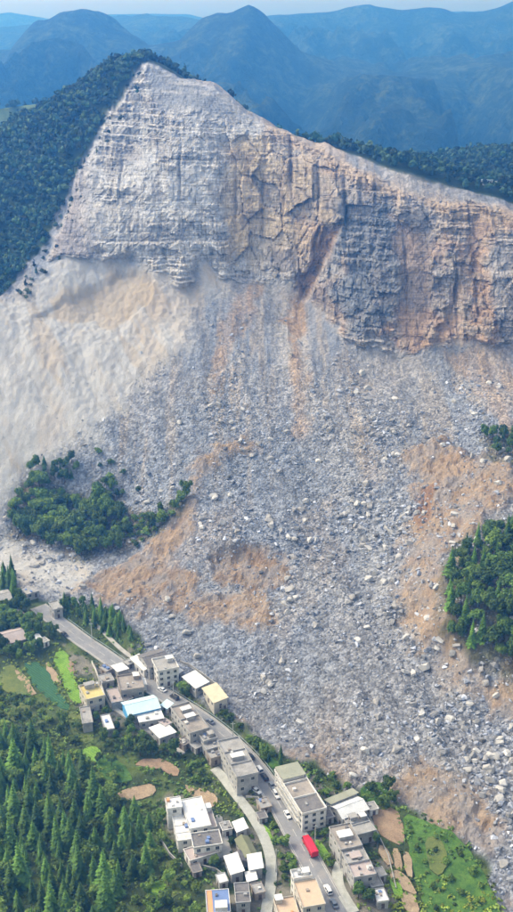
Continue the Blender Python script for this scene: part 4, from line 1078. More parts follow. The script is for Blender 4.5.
def make_car(mat, suv=False, van=False):
    r = empty('car')
    hl, hw = (2.35, .93) if suv or van else (2.25, .88)
    z1 = .95 if suv or van else .85; zr = 1.95 if van else (1.70 if suv else 1.45)
    def ring(w_, zb, zt, c=.12): return [(-w_, zb), (w_, zb), (w_, zt - c), (w_ - c, zt), (-w_ + c, zt), (-w_, zt - c)]
    vs, fs = loft([(-hl, ring(hw * .86, .42, z1 * .9)), (-hl + .25, ring(hw, .28, z1 + .02)), (-.6, ring(hw, .24, z1 + .04)), (.9, ring(hw, .24, z1 + .02)), (hl - .35, ring(hw * .97, .28, z1 - .10)), (hl, ring(hw * .82, .40, z1 - .26))])
    b = MB(); b.add(vs, fs); b.build('body', mat, r)
    x0 = -hl + (.12 if suv or van else .55); x1 = 1.05 if not van else 1.5
    wi = hw - .07; wt = hw - .24
    def cab(x, w_, z_): return [(-w_, z1 - .05), (w_, z1 - .05), (w_ - .02, z_), (-w_ + .02, z_)]
    b = MB()
    q = .25 if suv or van else .55
    b.hexa([(x0, -wi, z1 - .02), (x1, -wi, z1 - .02), (x1, wi, z1 - .02), (x0, wi, z1 - .02), (x0 + q, -wt, zr - .08), (x1 - .72, -wt, zr - .08), (x1 - .72, wt, zr - .08), (x0 + q, wt, zr - .08)])
    cabin = b.build('cabin_glass', M_GLASS, r)
    b = MB(); b.hexa([(x0 + q - .06, -wt - .02, zr - .08), (x1 - .64, -wt - .02, zr - .08), (x1 - .64, wt + .02, zr - .08), (x0 + q - .06, wt + .02, zr - .08), (x0 + q + .1, -wt + .1, zr), (x1 - .85, -wt + .1, zr), (x1 - .85, wt - .1, zr), (x0 + q + .1, wt - .1, zr)])
    b.build('roof_panel', mat, r)
    for s_ in (-1, 1):
        b = MB()
        for f0, f1 in ((0, .07), (.46, .52), (.93, 1)):
            xb0, xb1 = x0 + (x1 - x0) * f0, x0 + (x1 - x0) * f1; xt0 = x0 + q + (x1 - .72 - x0 - q) * f0; xt1 = x0 + q + (x1 - .72 - x0 - q) * f1
            yb, yt = s_ * wi, s_ * wt; e = s_ * .02
            b.hexa([(xb0, yb - e, z1 - .02), (xb1, yb - e, z1 - .02), (xb1, yb + e, z1 - .02), (xb0, yb + e, z1 - .02), (xt0, yt - e, zr - .07), (xt1, yt - e, zr - .07), (xt1, yt + e, zr - .07), (xt0, yt + e, zr - .07)])
        b.build('pillars', mat, r)
        b = MB(); b.box(hl - .14, hl + .005, s_ * hw * .52 - .17, s_ * hw * .52 + .17, z1 - .42, z1 - .27); b.build('headlight', M_LIGHT, r)
        b = MB(); b.box(-hl - .01, -hl + .12, s_ * hw * .6 - .15, s_ * hw * .6 + .15, z1 - .3, z1 - .14); b.build('tail_light', M_TAIL, r)
        b = MB(); b.box(.72, .9, min(s_ * hw, s_ * (hw + .16)), max(s_ * hw, s_ * (hw + .16)), z1 - .02, z1 + .12); b.build('mirror', mat, r)
        for wx in (-hl + .85, hl - .9): wheel(r, wx, s_ * (hw - .09))
    return r
def road_pose(px, py, lift=.03):
    x, y, z = sight(px, py, .6)
    k = int(np.argmin(np.hypot(ROAD[:, 0] - x, ROAD[:, 1] - y)))
    a, b = ROAD[max(k - 1, 0)], ROAD[min(k + 1, len(ROAD) - 1)]
    return x, y, ROAD[k][2] + lift, math.atan2(b[1] - a[1], b[0] - a[0])
PROTO = {}
def put_car(kind, px, py, label, flip=False, off_road=None):
    x, y, z, rz = road_pose(px, py)
    if off_road is not None: z = float(ground(x, y)) + .05; rz = rz + off_road
    if flip: rz += math.pi
    if kind not in PROTO:
        PROTO[kind] = o = make_car({'white': M_CARW, 'white_suv': M_CARW, 'van': M_CARW, 'black': M_CARD, 'black_suv': M_CARD, 'grey': M_CARG}[kind], 'suv' in kind, kind == 'van')
        o.location = (x, y, z); o.rotation_euler = (0, 0, rz)
    else: o = copy_tree(PROTO[kind], (x, y, z), rz)
    tag(o, label, 'car', 'cars along the village road')
put_car('black', 64.5, 634.5, 'black car on the road at the top left near the trees')
put_car('white', 162, 688.5, 'white car on the road level with the blue gabled hall', True)
put_car('black_suv', 174.5, 696.5, 'black car just ahead of the white car by the blue gabled hall', True)
put_car('grey', 210, 721, 'dark grey car on the bend beside the brown flat roofed building', True)
put_car('black', 250.5, 756.5, 'black car uphill end of the queue by the long tall building', True)
put_car('van', 259, 769, 'white van between two dark cars in the roadside queue', True)
put_car('black_suv', 264.5, 777, 'black car right behind the white van in the roadside queue', True)
put_car('grey', 272, 785.5, 'dark grey car in the queue opposite the stepped white house')
put_car('white_suv', 276.5, 794, 'white car last of the queue opposite the stepped white house')
put_car('white', 287.5, 814.5, 'white car alone on the road uphill of the red truck')
put_car('white', 256.5, 790.5, 'white car parked off the road below the long tall building', False, .35)
put_car('white_suv', 328, 889.5, 'white car downhill of the red truck near the bottom', True)
put_car('grey', 334, 902, 'grey blue car lowest on the road at the bottom of the picture', True)
# red truck
x, y, z, rz = road_pose(310, 849)
t = empty('truck', (x, y, z), rz + math.pi)
b = MB(); b.box(-4.6, 4.4, -.45, .45, .65, .95); b.build('chassis', M_CHASSIS, t)
b = MB(); b.hexa([(2.75, -1.2, .7), (4.75, -1.2, .7), (4.75, 1.2, .7), (2.75, 1.2, .7), (2.75, -1.15, 2.75), (4.45, -1.12, 2.75), (4.45, 1.12, 2.75), (2.75, 1.15, 2.75)]); cabo = b.build('cab', M_RED, t)
b = MB(); b.hexa([(4.60, -1.0, 1.65), (4.70, -1.0, 1.65), (4.70, 1.0, 1.65), (4.60, 1.0, 1.65), (4.47, -.95, 2.55), (4.56, -.95, 2.55), (4.56, .95, 2.55), (4.47, .95, 2.55)]); b.build('windscreen', M_GLASS, cabo)
for s_ in (-1, 1):
    b = MB(); b.box(3.2, 4.3, min(s_ * 1.1, s_ * 1.2), max(s_ * 1.1, s_ * 1.2), 1.7, 2.45); b.build('side_window', M_GLASS, cabo)
    b = MB(); b.box(4.65, 4.79, s_ * .85 - .18, s_ * .85 + .18, .95, 1.15); b.build('headlight', M_LIGHT, cabo)
    b = MB(); b.box(4.2, 4.35, s_ * 1.35 - .14, s_ * 1.35 + .14, 1.8, 2.3); b.build('mirror', M_CHASSIS, cabo)
    for wx in (3.6, -2.4, -3.6): wheel(t, wx, s_ * 1.0, .5, .32 if wx > 0 else .5)
cb = MB(); cb.box(-4.75, 2.55, -1.25, 1.25, .98, 3.0); cargo = cb.build('cargo_body', M_RED, t)
cb = MB()
for k in range(11): cb.box(-4.6 + k * .7, -4.5 + k * .7, -1.30, -1.252, 1.05, 2.95); cb.box(-4.6 + k * .7, -4.5 + k * .7, 1.252, 1.30, 1.05, 2.95)
cb.build('side_rib', M_RED, cargo)
M_TARP = plain('red_tarpaulin', (.62, .03, .06), .75, .12, .8, bump=.4)
cb = MB(); cb.hexa([(-4.85, -1.36, 2.98), (2.65, -1.36, 2.98), (2.65, 1.36, 2.98), (-4.85, 1.36, 2.98), (-4.7, -1.0, 3.22), (2.5, -1.0, 3.22), (2.5, 1.0, 3.22), (-4.7, 1.0, 3.22)]); cb.build('tarpaulin', M_TARP, cargo)
cb = MB(); cb.box(-4.80, -4.752, -1.1, 1.1, 1.1, 2.85); cb.build('tail_gate', M_RED, cargo)
tag(t, 'red cargo truck driving up the road beside the tan roofed house', 'truck')

# ------------------------------------------------------------------ utility poles
M_POLE = plain('concrete_pole', (.46, .46, .45), .85, .1)
def pole(px, py, h, label):
    x, y, z = sight(px, py); z = float(ground(x, y))
    r = empty('utility_pole', (x, y, z))
    b = MB(); b.tube((0, 0, -1), (0, 0, h), .2, .12, 8); b.build('shaft', M_POLE, r)
    b = MB(); b.box(-.9, .9, -.06, .06, h - .8, h - .68); ca = b.build('crossarm', M_RAIL, r)
    for k in (-.8, 0, .8):
        b = MB(); b.tube((k, 0, h - .68), (k, 0, h - .45), .06, .05, 6); b.build('insulator', M_WHITE, ca)
    tag(r, label, 'pole', 'utility poles through the village')
pole(92, 640, 10, 'utility pole by the upper road next to the dark conifers')
pole(173.5, 697, 9, 'utility pole at the roadside beside the black car near the blue hall')
pole(276, 872, 10, 'utility pole beside the pale lane near the bottom')
pole(315, 846, 9, 'utility pole on the green verge beside the red truck')
pole(233, 738, 8, 'utility pole at the road edge by the long tall building')
pole(326, 822, 8, 'utility pole between the stepped white house and the right row')
# ------------------------------------------------------------------ plants
def crown_arrays(lobes, n, leaf, rg, core=True, flat=.35):
    """leaf quads spread over and through a set of ellipsoid lobes; returns verts, quads"""
    vol = np.array([l[3] * l[4] for l in lobes], float); cnt = np.maximum((n * vol / vol.sum()).astype(int), 1)
    V = []; Fq = []
    for (cx, cy, cz, rx, rz_), k in zip(lobes, cnt):
        d = rg.normal(size=(k, 3)); d /= np.linalg.norm(d, axis=1)[:, None]
        d[:, 2] = np.where(d[:, 2] < -.5, -d[:, 2], d[:, 2])
        rad = rg.uniform(.66, 1.2, k)[:, None]
        c = np.array([cx, cy, cz]) + d * rad * np.array([rx, rx, rz_])
        nn = d + rg.normal(0, .55, (k, 3)); nn[:, 2] += flat; nn /= np.linalg.norm(nn, axis=1)[:, None]
        t1 = np.cross(nn, rg.normal(size=(k, 3))); t1 /= np.linalg.norm(t1, axis=1)[:, None] + 1e-9
        t2 = np.cross(nn, t1)
        s_ = leaf * rg.uniform(.6, 1.3, k)[:, None]
        q = np.stack([c - t1 * s_ - t2 * s_ * .6, c + t1 * s_ - t2 * s_ * .6, c + t1 * s_ * .7 + t2 * s_ * .8, c - t1 * s_ * .7 + t2 * s_ * .8], 1)
        V.append(q.reshape(-1, 3))
    V = np.concatenate(V); Fq = np.arange(len(V)).reshape(-1, 4)
    return V, Fq
def core_arrays(lobes, k=.8):
    bm = bmesh.new(); bmesh.ops.create_icosphere(bm, subdivisions=1, radius=1)
    v = np.array([x.co[:] for x in bm.verts]); f = np.array([[x.index for x in g.verts] for g in bm.faces]); bm.free()
    V = []; F_ = []; n = 0
    for cx, cy, cz, rx, rz_ in lobes:
        V.append(v * np.array([rx, rx, rz_]) * k + np.array([cx, cy, cz])); F_.append(f + n); n += len(v)
    return np.concatenate(V), np.concatenate(F_)
def mesh_np(name, V, quads=None, tris=None):
    me = bpy.data.meshes.new(name)
    nq = 0 if quads is None else len(quads); nt = 0 if tris is None else len(tris)
    li = np.concatenate(([quads.ravel()] if nq else []) + ([tris.ravel()] if nt else [])).astype(np.int32)
    me.vertices.add(len(V)); me.vertices.foreach_set('co', np.asarray(V, np.float32).ravel())
    me.loops.add(len(li)); me.loops.foreach_set('vertex_index', li)
    me.polygons.add(nq + nt)
    me.polygons.foreach_set('loop_start', np.concatenate([np.arange(nq) * 4, nq * 4 + np.arange(nt) * 3]).astype(np.int32))
    me.update(calc_edges=True)
    me.polygons.foreach_set('use_smooth', np.zeros(nq + nt, bool))
    return me
def broad_lobes(rg, n, R, h):
    L_ = [(0, 0, h * .68, R * .62, h * .26)]
    for k in range(n):
        a = 2 * math.pi * (k + rg.uniform(-.4, .4)) / n; q = R * rg.uniform(.3, .78)
        L_.append((q * math.cos(a), q * math.sin(a), h * rg.uniform(.36, .84), R * rg.uniform(.24, .48), h * rg.uniform(.14, .22)))
    return L_
def broad_tree(name, seed, R, h, mat, n=1100, leaf=.34):
    rg = np.random.default_rng(seed)
    lobes = broad_lobes(rg, 9, R, h)
    V, Q = crown_arrays(lobes, n, leaf, rg); V2, T2 = core_arrays(lobes, .74)
    r = empty(name)
    tb = MB(); tb.tube((0, 0, -.6), (.05, .03, h * .4), .24, .17, 7)
    for l in lobes[1:6]: tb.tube((.05, .03, h * .35), (l[0] * .8, l[1] * .8, l[2]), .12, .05, 5)
    tb.build('trunk', M_BARK, r)
    link('crown', mesh_np('crown', np.concatenate([V, V2]), Q, T2 + len(V)), r, mat)
    return r
def conifer(name, seed, R, h, mat, whorls=17):
    rg = np.random.default_rng(seed)
    V = []; Q = []
    for k in range(whorls):
        f = k / (whorls - 1); z = h * (.10 + .86 * f); rr = R * (1 - f) ** .85 * rg.uniform(.88, 1.08) + .12
        nb = int(13 - 7 * f)
        a0 = rg.uniform(0, 6.28)
        for j in range(nb):
            a = a0 + 2 * math.pi * (j + rg.uniform(-.25, .25)) / nb; L_ = rr * rg.uniform(.75, 1.15)
            dx, dy = math.cos(a), math.sin(a); sx, sy = -dy, dx
            wd = max(.22, L_ * .34); dr = L_ * rg.uniform(.25, .5)
            for s0, s1, w0, w1 in ((.08, .55, .5, 1.0), (.55, 1.0, 1.0, .12)):
                z0_ = z - dr * s0 ** 1.5; z1_ = z - dr * s1 ** 1.5; tl = rg.uniform(-.25, .25) * wd
                n0 = len(V)
                V += [(dx * L_ * s0 + sx * wd * w0, dy * L_ * s0 + sy * wd * w0, z0_ - .12 + tl * w0), (dx * L_ * s0 - sx * wd * w0, dy * L_ * s0 - sy * wd * w0, z0_ - .12 - tl * w0),
                      (dx * L_ * s1 - sx * wd * w1, dy * L_ * s1 - sy * wd * w1, z1_ - .12 * w1 - tl * w1), (dx * L_ * s1 + sx * wd * w1, dy * L_ * s1 + sy * wd * w1, z1_ - .12 * w1 + tl * w1)]
                Q.append((n0, n0 + 1, n0 + 2, n0 + 3))
    n0 = len(V)
    cone = [(R * .5 * math.cos(t_), R * .5 * math.sin(t_), h * .12) for t_ in np.linspace(0, 6.283, 9)[:-1]] + [(0, 0, h * 1.0)]
    V += cone
    T_ = np.array([(n0 + j, n0 + (j + 1) % 8, n0 + 8) for j in range(8)])
    r = empty(name)
    tb = MB(); tb.tube((0, 0, -.6), (0, 0, h * .9), .2, .04, 6); tb.build('trunk', M_BARK, r)
    link('crown', mesh_np('crown', np.array(V), np.array(Q), T_), r, mat)
    return r
def far_away(o): o.location = (0, -300, -20)

def clear_of(x, y, road=5.5, path=2.6, house_=0.0, plots=0.0):
    x = np.asarray(x); y = np.asarray(y)
    ok = (near_line(x, y, ROAD) > road) & (near_line(x, y, PATH) > path) & (near_line(x, y, LANE) > path) & (near_line(x, y, CANAL) > path * .7)
    for c, ang, hl, hw in HOUSE:
        dx, dy = x - c[0], y - c[1]; u = dx * math.cos(ang) + dy * math.sin(ang); v = -dx * math.sin(ang) + dy * math.cos(ang)
        ok &= ~((np.abs(u) < hl + house_) & (np.abs(v) < hw + house_))
    if plots is not None:
        for P in BLOCK: ok &= ~(inside(x, y, P) & (seg_dist(x, y, P) > plots))
    return ok
def scatter(poly, spacing, rg, tries=30):
    """poisson-like points in a plan polygon"""
    x0, y0 = poly.min(0); x1, y1 = poly.max(0)
    n = int((x1 - x0) * (y1 - y0) / spacing ** 2 * 6) + 10
    cand = np.stack([rg.uniform(x0, x1, n), rg.uniform(y0, y1, n)], 1)
    cand = cand[inside(cand[:, 0], cand[:, 1], poly)]
    cell = {}; out = []
    for p in cand:
        k = (int(p[0] // spacing), int(p[1] // spacing)); bad = False
        for i in (-1, 0, 1):
            for j in (-1, 0, 1):
                for q in cell.get((k[0] + i, k[1] + j), ()):
                    if (p[0] - q[0]) ** 2 + (p[1] - q[1]) ** 2 < spacing ** 2: bad = True
        if not bad: cell.setdefault(k, []).append(p); out.append(p)
    return np.array(out).reshape(-1, 2)
USED = set()
def seen(x, y, z):
    dep = y * _cy + (CAM_H - z) * _sy
    return 256.5 + F_PX * x / dep, 456 - F_PX * (y * _sy - (CAM_H - z) * _cy) / dep
def plant(protos, pts, rg, lo, hi, label, cat, group):
    for p in pts:
        o = protos[int(rg.integers(len(protos)))]; s_ = rg.uniform(lo, hi); z = float(ground(p[0], p[1])) - .1
        sc_ = (s_ * rg.uniform(.82, 1.2), s_ * rg.uniform(.82, 1.2), s_ * rg.uniform(.8, 1.2))
        if o.name not in USED:
            USED.add(o.name); r = o; r.location = (p[0], p[1], z); r.rotation_euler = (0, 0, rg.uniform(0, 6.28)); r.scale = sc_
        else: r = copy_tree(o, (p[0], p[1], z), rg.uniform(0, 6.28), sc_)
        tag(r, label(*seen(p[0], p[1], z)) if callable(label) else label, cat, group)
CON = [conifer('conifer_tree', 40 + k, 2.35 + .18 * k, 10.5 + .7 * k, M_CONIFER, 15) for k in range(4)]
BRD = [broad_tree('broadleaf_tree', 60 + k, 3.2 + .2 * k, 7.5 + .5 * k, M_BROAD) for k in range(3)]
BRK = [broad_tree('dark_broadleaf_tree', 70 + k, 3.0 + .25 * k, 8 + .5 * k, M_BROAD2) for k in range(3)]
BRL = [broad_tree('light_broadleaf_tree', 90 + k, 3.0 + .2 * k, 5.5 + .4 * k, M_LIGHTF, 900) for k in range(2)]
SHR = [broad_tree('shrub', 80 + k, 1.9 + .2 * k, 3.2 + .3 * k, M_BROAD, 420, .28) for k in range(3)]
rg = np.random.default_rng(99)
def stand(px_poly, spacing, protos, lo, hi, label, cat, group, limit=None, road=6.0, house_=1.0, plots=0.0, path=3.2):
    pts = scatter(sight_poly(px_poly), spacing, rg)
    if len(pts): pts = pts[clear_of(pts[:, 0], pts[:, 1], road, path, house_, plots)]
    if limit: pts = pts[:limit]
    plant(protos, pts, rg, lo, hi, label, cat, group)
    return len(pts)
nC = stand([(-30, 725), (20, 742), (62, 760), (90, 780), (120, 808), (150, 828), (158, 860), (140, 880), (115, 905), (100, 960), (-30, 960)], 4.4, CON + CON + BRD[:1] + BRL[:1], .65, 1.4, lambda u, v: 'green conifer in the lower left stand, ' + ('by the bottom edge of the picture' if v > 885 else 'by the left edge of the picture' if u < 28 else 'on its border towards the tan terrace' if u > 105 else 'in its upper rows below the leafy trees' if v < 800 else 'deep in the middle of it'), 'conifer', 'conifers of the lower left stand')
stand([(-25, 692), (30, 704), (75, 724), (110, 752), (116, 790), (92, 782), (60, 758), (20, 740), (-25, 724)], 5.2, BRL + BRL + BRD, .45, .8, lambda u, v: 'leafy tree between teal field and conifer stand, ' + ('near the left edge of the picture' if u < 30 else 'near the bright green patch' if u > 70 else 'right below the teal field'), 'tree', 'trees between fields and conifers')
stand([(100, 712), (140, 734), (178, 758), (140, 760), (112, 752), (92, 730)], 4.4, BRL + BRD + BRK, .45, .75, 'leafy tree beside the pale concrete channel', 'tree', 'trees by the concrete channel')
stand([(150, 738), (196, 735), (204, 752), (188, 764), (168, 752)], 4.6, BRK, .7, 1.0, 'big dark tree below the long brown flat roof', 'tree', 'dark trees below the brown flat roof')
stand([(160, 812), (172, 845), (185, 865), (225, 868), (232, 885), (205, 890), (200, 920), (120, 960), (120, 905), (150, 870)], 4.6, BRL + BRD, .5, .8, lambda u, v: 'leafy tree left of the blue sheet roof, ' + ('next to the big white house' if v < 872 else 'at the bottom edge of the picture' if v > 900 else 'halfway down the slope'), 'tree', 'trees left of the blue sheet roof')
ISL = lambda u, v: 'dark leafy tree in the island wood on the slide, ' + ('at its left end' if u < 40 else 'on its lower border' if v > 535 else 'in its middle')
stand([(12, 512), (22, 490), (36, 482), (52, 498), (80, 508), (108, 500), (124, 514), (130, 536), (118, 552), (85, 556), (40, 546), (12, 528)], 3.9, BRK + BRD, .75, 1.3, ISL, 'tree', 'trees of the island wood on the left')
stand([(28, 470), (45, 462), (76, 462), (78, 480), (50, 486), (30, 488)], 3.4, CON[:2] + BRK, .6, .95, 'dark tall tree on the upper left edge of the island wood', 'tree', 'trees above the island wood')
stand([(92, 488), (112, 484), (120, 500), (100, 502)], 4.2, BRK, .6, .9, 'dark tree standing up at the top right of the island wood', 'tree', 'trees at the top right of the island wood')
stand([(128, 520), (162, 512), (184, 494), (188, 496), (176, 516), (150, 536), (132, 552)], 3.3, SHR + BRD[:1], .7, 1.2, 'shrub in the thinning strip right of the island wood', 'shrub', 'shrubs right of the island wood')
stand([(95, 448), (112, 455), (128, 478), (150, 492), (122, 496), (98, 480)], 6.0, SHR, .7, 1.1, 'scattered shrub on the rubble above the island wood', 'shrub', 'shrubs on the rubble above the island wood')
stand([(560, 518), (510, 528), (470, 548), (450, 572), (448, 640), (475, 655), (520, 672), (560, 680)], 4.1, BRK + BRD + BRK + CON[:2], .8, 1.35, lambda u, v: 'dark tree in the wood at the right edge of the slide, ' + ('on its top border' if v < 560 else 'bordering the orange bank' if u < 465 else 'at its lower end' if v > 625 else 'inside it'), 'tree', 'trees of the wood on the right')
stand([(482, 440), (545, 428), (545, 462), (500, 460)], 4.2, BRK, .6, .9, 'dark tree in the small copse high at the right edge', 'tree', 'trees of the small copse on the right')
stand([(-15, 598), (10, 604), (40, 596), (66, 612), (50, 650), (20, 660), (-15, 655)], 3.6, BRK + BRD[:1], .6, .95, 'dark tree around the farmhouses at the upper left of the road', 'tree', 'trees around the upper farmhouses', house_=.5)
stand([(0, 574), (14, 574), (16, 600), (4, 606)], 3.0, CON, .65, .9, 'dark pointed conifer beside the rubble at the left edge', 'conifer', 'conifers at the left edge')
stand([(62, 600), (88, 604), (122, 620), (134, 640), (118, 640), (94, 628), (70, 616)], 3.0, CON + BRK[:1], .5, .72, 'dark tree between the upper road and the rubble', 'tree', 'trees between upper road and rubble', path=1.6)
stand([(180, 688), (200, 690), (216, 706), (206, 712), (188, 702)], 3.4, BRD, .6, .85, 'leafy tree between the road and the beige roofed shed', 'tree', 'trees beside the beige shed', road=5.2)
stand([(222, 710), (250, 738), (278, 760), (262, 758), (236, 736), (220, 720)], 3.2, SHR, .7, 1.2, 'shrub on the green verge beside the bend of the road', 'shrub', 'shrubs on the verge by the bend', road=5.4)
stand([(266, 752), (284, 758), (280, 768), (268, 764)], 2.8, CON, .4, .5, 'small dark conifer behind the stepped white house', 'conifer', 'conifers behind the stepped white house')
stand([(306, 770), (340, 780), (350, 794), (330, 800), (318, 790)], 4.5, SHR, .6, .9, 'scrub bush on the bank between stepped house and rubble', 'shrub', 'scrub behind the stepped white house')
stand([(366, 790), (392, 788), (398, 806), (380, 812), (366, 806)], 4.0, BRD, .55, .8, 'leafy tree beside the white pitched roof near the toe', 'tree', 'trees near the toe of the slide')
stand([(268, 808), (284, 812), (294, 850), (296, 868), (284, 885), (280, 860)], 2.9, SHR + BRD[:1], .6, .95, 'green bush on the bank between pale lane and road', 'shrub', 'bushes between lane and road', road=5.4)
stand([(283, 822), (290, 822), (292, 850), (286, 852)], 2.6, BRK[:1], .55, .75, 'narrow dark tree on the bank beside the road', 'tree', 'dark trees on the roadside bank', road=4.6)
stand([(312, 828), (324, 836), (334, 860), (330, 872), (318, 852)], 2.8, SHR, .6, .9, 'green bush on the verge beside the red truck', 'shrub', 'bushes beside the red truck', road=5.2)
stand([(348, 880), (366, 880), (374, 905), (356, 905)], 3.2, BRK, .6, .85, 'dark tree in front of the right row of houses', 'tree', 'dark trees before the right row')
stand([(362, 832), (376, 832), (380, 846), (368, 848)], 3.0, BRK[:2], .5, .7, 'dark tree behind the right row of houses', 'tree', 'dark trees behind the right row')
stand([(408, 828), (440, 836), (470, 862), (490, 900), (500, 940), (440, 940), (424, 880)], 5.5, SHR, .35, .8, 'low bush in the green field at the lower right', 'shrub', 'bushes in the lower right field', plots=None)
stand([(222, 760), (234, 768), (246, 800), (240, 806), (226, 788)], 2.8, SHR, .6, .9, 'bush along the wall of the pale lane', 'shrub', 'bushes along the pale lane')
stand([(184, 765), (212, 764), (218, 780), (200, 786), (186, 776)], 3.0, SHR, .6, 1.0, 'yellow green bush above the tan terrace', 'shrub', 'bushes above the tan terrace')
stand([(226, 836), (234, 834), (238, 850), (230, 850)], 2.6, BRK[:1], .4, .55, 'small dark tree in the yard beside the olive roof', 'tree', 'trees in the yard')
for o in CON + BRD + BRK + BRL + SHR:
    if o.name not in USED: far_away(o)

# merged masses: woods on the mountain flank and ridge, ground cover, rubble
def merge(name, variants, P, S, R, cols, mat, kind='stuff', tilt=None):
    """one mesh out of many small variants; variants: (verts, quads or None, tris or None)"""
    vi = np.arange(len(P)) % len(variants)
    Vs = []; Qs = []; Ts = []; Cs = []; n = 0
    for k, (v, q, t_) in enumerate(variants):
        m_ = vi == k; c = int(m_.sum())
        if not c: continue
        p, s_, r_ = P[m_], S[m_], R[m_]
        ca, sa = np.cos(r_)[:, None], np.sin(r_)[:, None]
        vv = v[None] * s_[:, None, :]
        if tilt is not None:
            ct, st = np.cos(tilt[m_])[:, None], np.sin(tilt[m_])[:, None]
            vv = np.stack([vv[..., 0], vv[..., 1] * ct - vv[..., 2] * st, vv[..., 1] * st + vv[..., 2] * ct], -1)
        w_ = np.stack([vv[..., 0] * ca - vv[..., 1] * sa, vv[..., 0] * sa + vv[..., 1] * ca, vv[..., 2]], -1) + p[:, None, :]
        off = n + np.arange(c)[:, None, None] * len(v)
        Vs.append(w_.reshape(-1, 3)); Cs.append(np.repeat(cols[m_], len(v), 0))
        if q is not None: Qs.append((q[None] + off).reshape(-1, 4))
        if t_ is not None: Ts.append((t_[None] + off).reshape(-1, 3))
        n += c * len(v)
    me = mesh_np(name, np.concatenate(Vs), np.concatenate(Qs) if Qs else None, np.concatenate(Ts) if Ts else None)
    add_attr(me, 'Col', np.clip(np.concatenate(Cs), 0, 1))
    o = link(name, me, None, mat)
    o['kind'] = kind
    return o
rgm = np.random.default_rng(21)
def far_variant(seed, n=26, leaf=.75, pointed=False):
    g_ = np.random.default_rng(seed)
    if pointed: lobes = [(0, 0, .32, .36, .3), (0, 0, .62, .22, .3), (0, 0, .86, .1, .22)]
    else: lobes = [(0, 0, .55, .42, .36)] + [(.28 * math.cos(a), .28 * math.sin(a), g_.uniform(.4, .75), .26, .2) for a in (0, 2.1, 4.2)]
    V, Q = crown_arrays(lobes, n, .13, g_); V2, T2 = core_arrays(lobes[:2], .85)
    return np.concatenate([V, V2]), Q, T2 + len(V)
FV = [far_variant(k, 26) for k in range(4)] + [far_variant(9, 26, pointed=True)]
def wood(name, label, poly, spacing, lo, hi, cbase, keep=None, mat=M_MASS, variants=FV):
    P = scatter(poly, spacing, rgm)
    if keep is not None: P = P[keep(P[:, 0], P[:, 1])]
    z = ground(P[:, 0], P[:, 1]) - .3
    s_ = rgm.uniform(lo, hi, len(P)); S = np.stack([s_ * rgm.uniform(.8, 1.1, len(P)), s_ * rgm.uniform(.8, 1.1, len(P)), s_ * rgm.uniform(.85, 1.25, len(P))], 1)
    k = rgm.uniform(.35, 2.0, len(P))[:, None] * np.array(cbase)[None] * (1 + .25 * rgm.normal(size=(len(P), 1)) * np.array([1, .4, .2]))
    o = merge(name, variants, np.column_stack([P, z]), S, rgm.uniform(0, 6.28, len(P)), k, mat)
    tag(o, label, 'wood')
    return o
flank = Z['flank'].copy()
wood('flank_wood', 'dark dense wood covering the left flank of the slipped mountain', flank, 3.0, 4.0, 7.0, (.036, .070, .030), keep=lambda x, y: zone(x, y, flank, 2, 9, 88, 10.0) > rgm.uniform(.2, .9, len(x)))
edge_poly = sight_poly([(8, 300), (40, 252), (66, 190), (102, 120), (136, 72), (147, 76), (120, 125), (88, 195), (64, 256), (26, 302)])
wood('edge_scrub', 'sparse scrub thinning out from the flank wood onto the bare rock', edge_poly, 3.4, 2.2, 4.6, (.05, .07, .035), keep=lambda x, y: rgm.uniform(0, 1, len(x)) < .45)
crest_x = [-340, -190, -130, -82, -40, 0, 30, 60, 90, 120, 160, 340]; crest_y = [850, 845, 835, 822, 822, 806, 783, 747, 724, 715, 706, 701]
back_poly = np.array([(x_, y_) for x_, y_ in zip(crest_x, crest_y)] + [(340, 1060), (150, 1060), (-100, 930), (-340, 930)], float)
wood('ridge_wood', 'dark green wood behind the bare crest of the mountain', back_poly, 4.6, 5.0, 8.5, (.026, .055, .028), keep=lambda x, y: (x > -20) | (x < -95) | (y > 836))

# scrub and a few trees on the meadow hill behind the flank
hv = np.array([v.co[:] for v in hb.data.vertices]); hv = hv[(hv[:, 0] < -60) & (hv[:, 0] > -430) & (hv[:, 2] > 120)]
hv = hv[rgm.integers(0, len(hv), 420)] + np.column_stack([rgm.uniform(-2, 2, (420, 2)), -.5 * np.ones(420)])
sH = rgm.uniform(5, 9, 420)
tag(merge('hill_trees', FV, hv, np.stack([sH * .9, sH * .9, sH], 1), rgm.uniform(0, 6.28, 420), np.array([.03, .06, .028])[None] * rgm.uniform(.6, 1.6, (420, 1)), M_MASS), 'scattered trees on the pale green hill behind the wooded flank', 'trees')
# loose ground cover in the valley
gc = []
def cov_variant(seed):
    g_ = np.random.default_rng(seed)
    lobes = [(0, 0, .3, .5, .35), (.35, .1, .25, .35, .25), (-.2, .3, .22, .35, .25)]
    return (*crown_arrays(lobes, 22, .2, g_), None)
low = scatter(Z['green_low'], 1.75, rgm)
low = low[(low[:, 1] < 560) & (low[:, 1] > 235) & (np.abs(low[:, 0]) < .36 * low[:, 1] + 20)]
low = low[clear_of(low[:, 0], low[:, 1], 5.6, 2.3, .3, .9)]
fld = sight_poly([(402, 812), (430, 826), (460, 842), (482, 870), (500, 912), (512, 950), (440, 950), (426, 912), (416, 880), (406, 845)])
low = low[~(inside(low[:, 0], low[:, 1], fld) & (rgm.uniform(size=len(low)) < .45))]
dens = fbm(low[:, 0] / 18, low[:, 1] / 18, 3, 51)
keep_ = rgm.uniform(-.75, .55, len(low)) < dens + .25
low = low[keep_]; dens = dens[keep_]
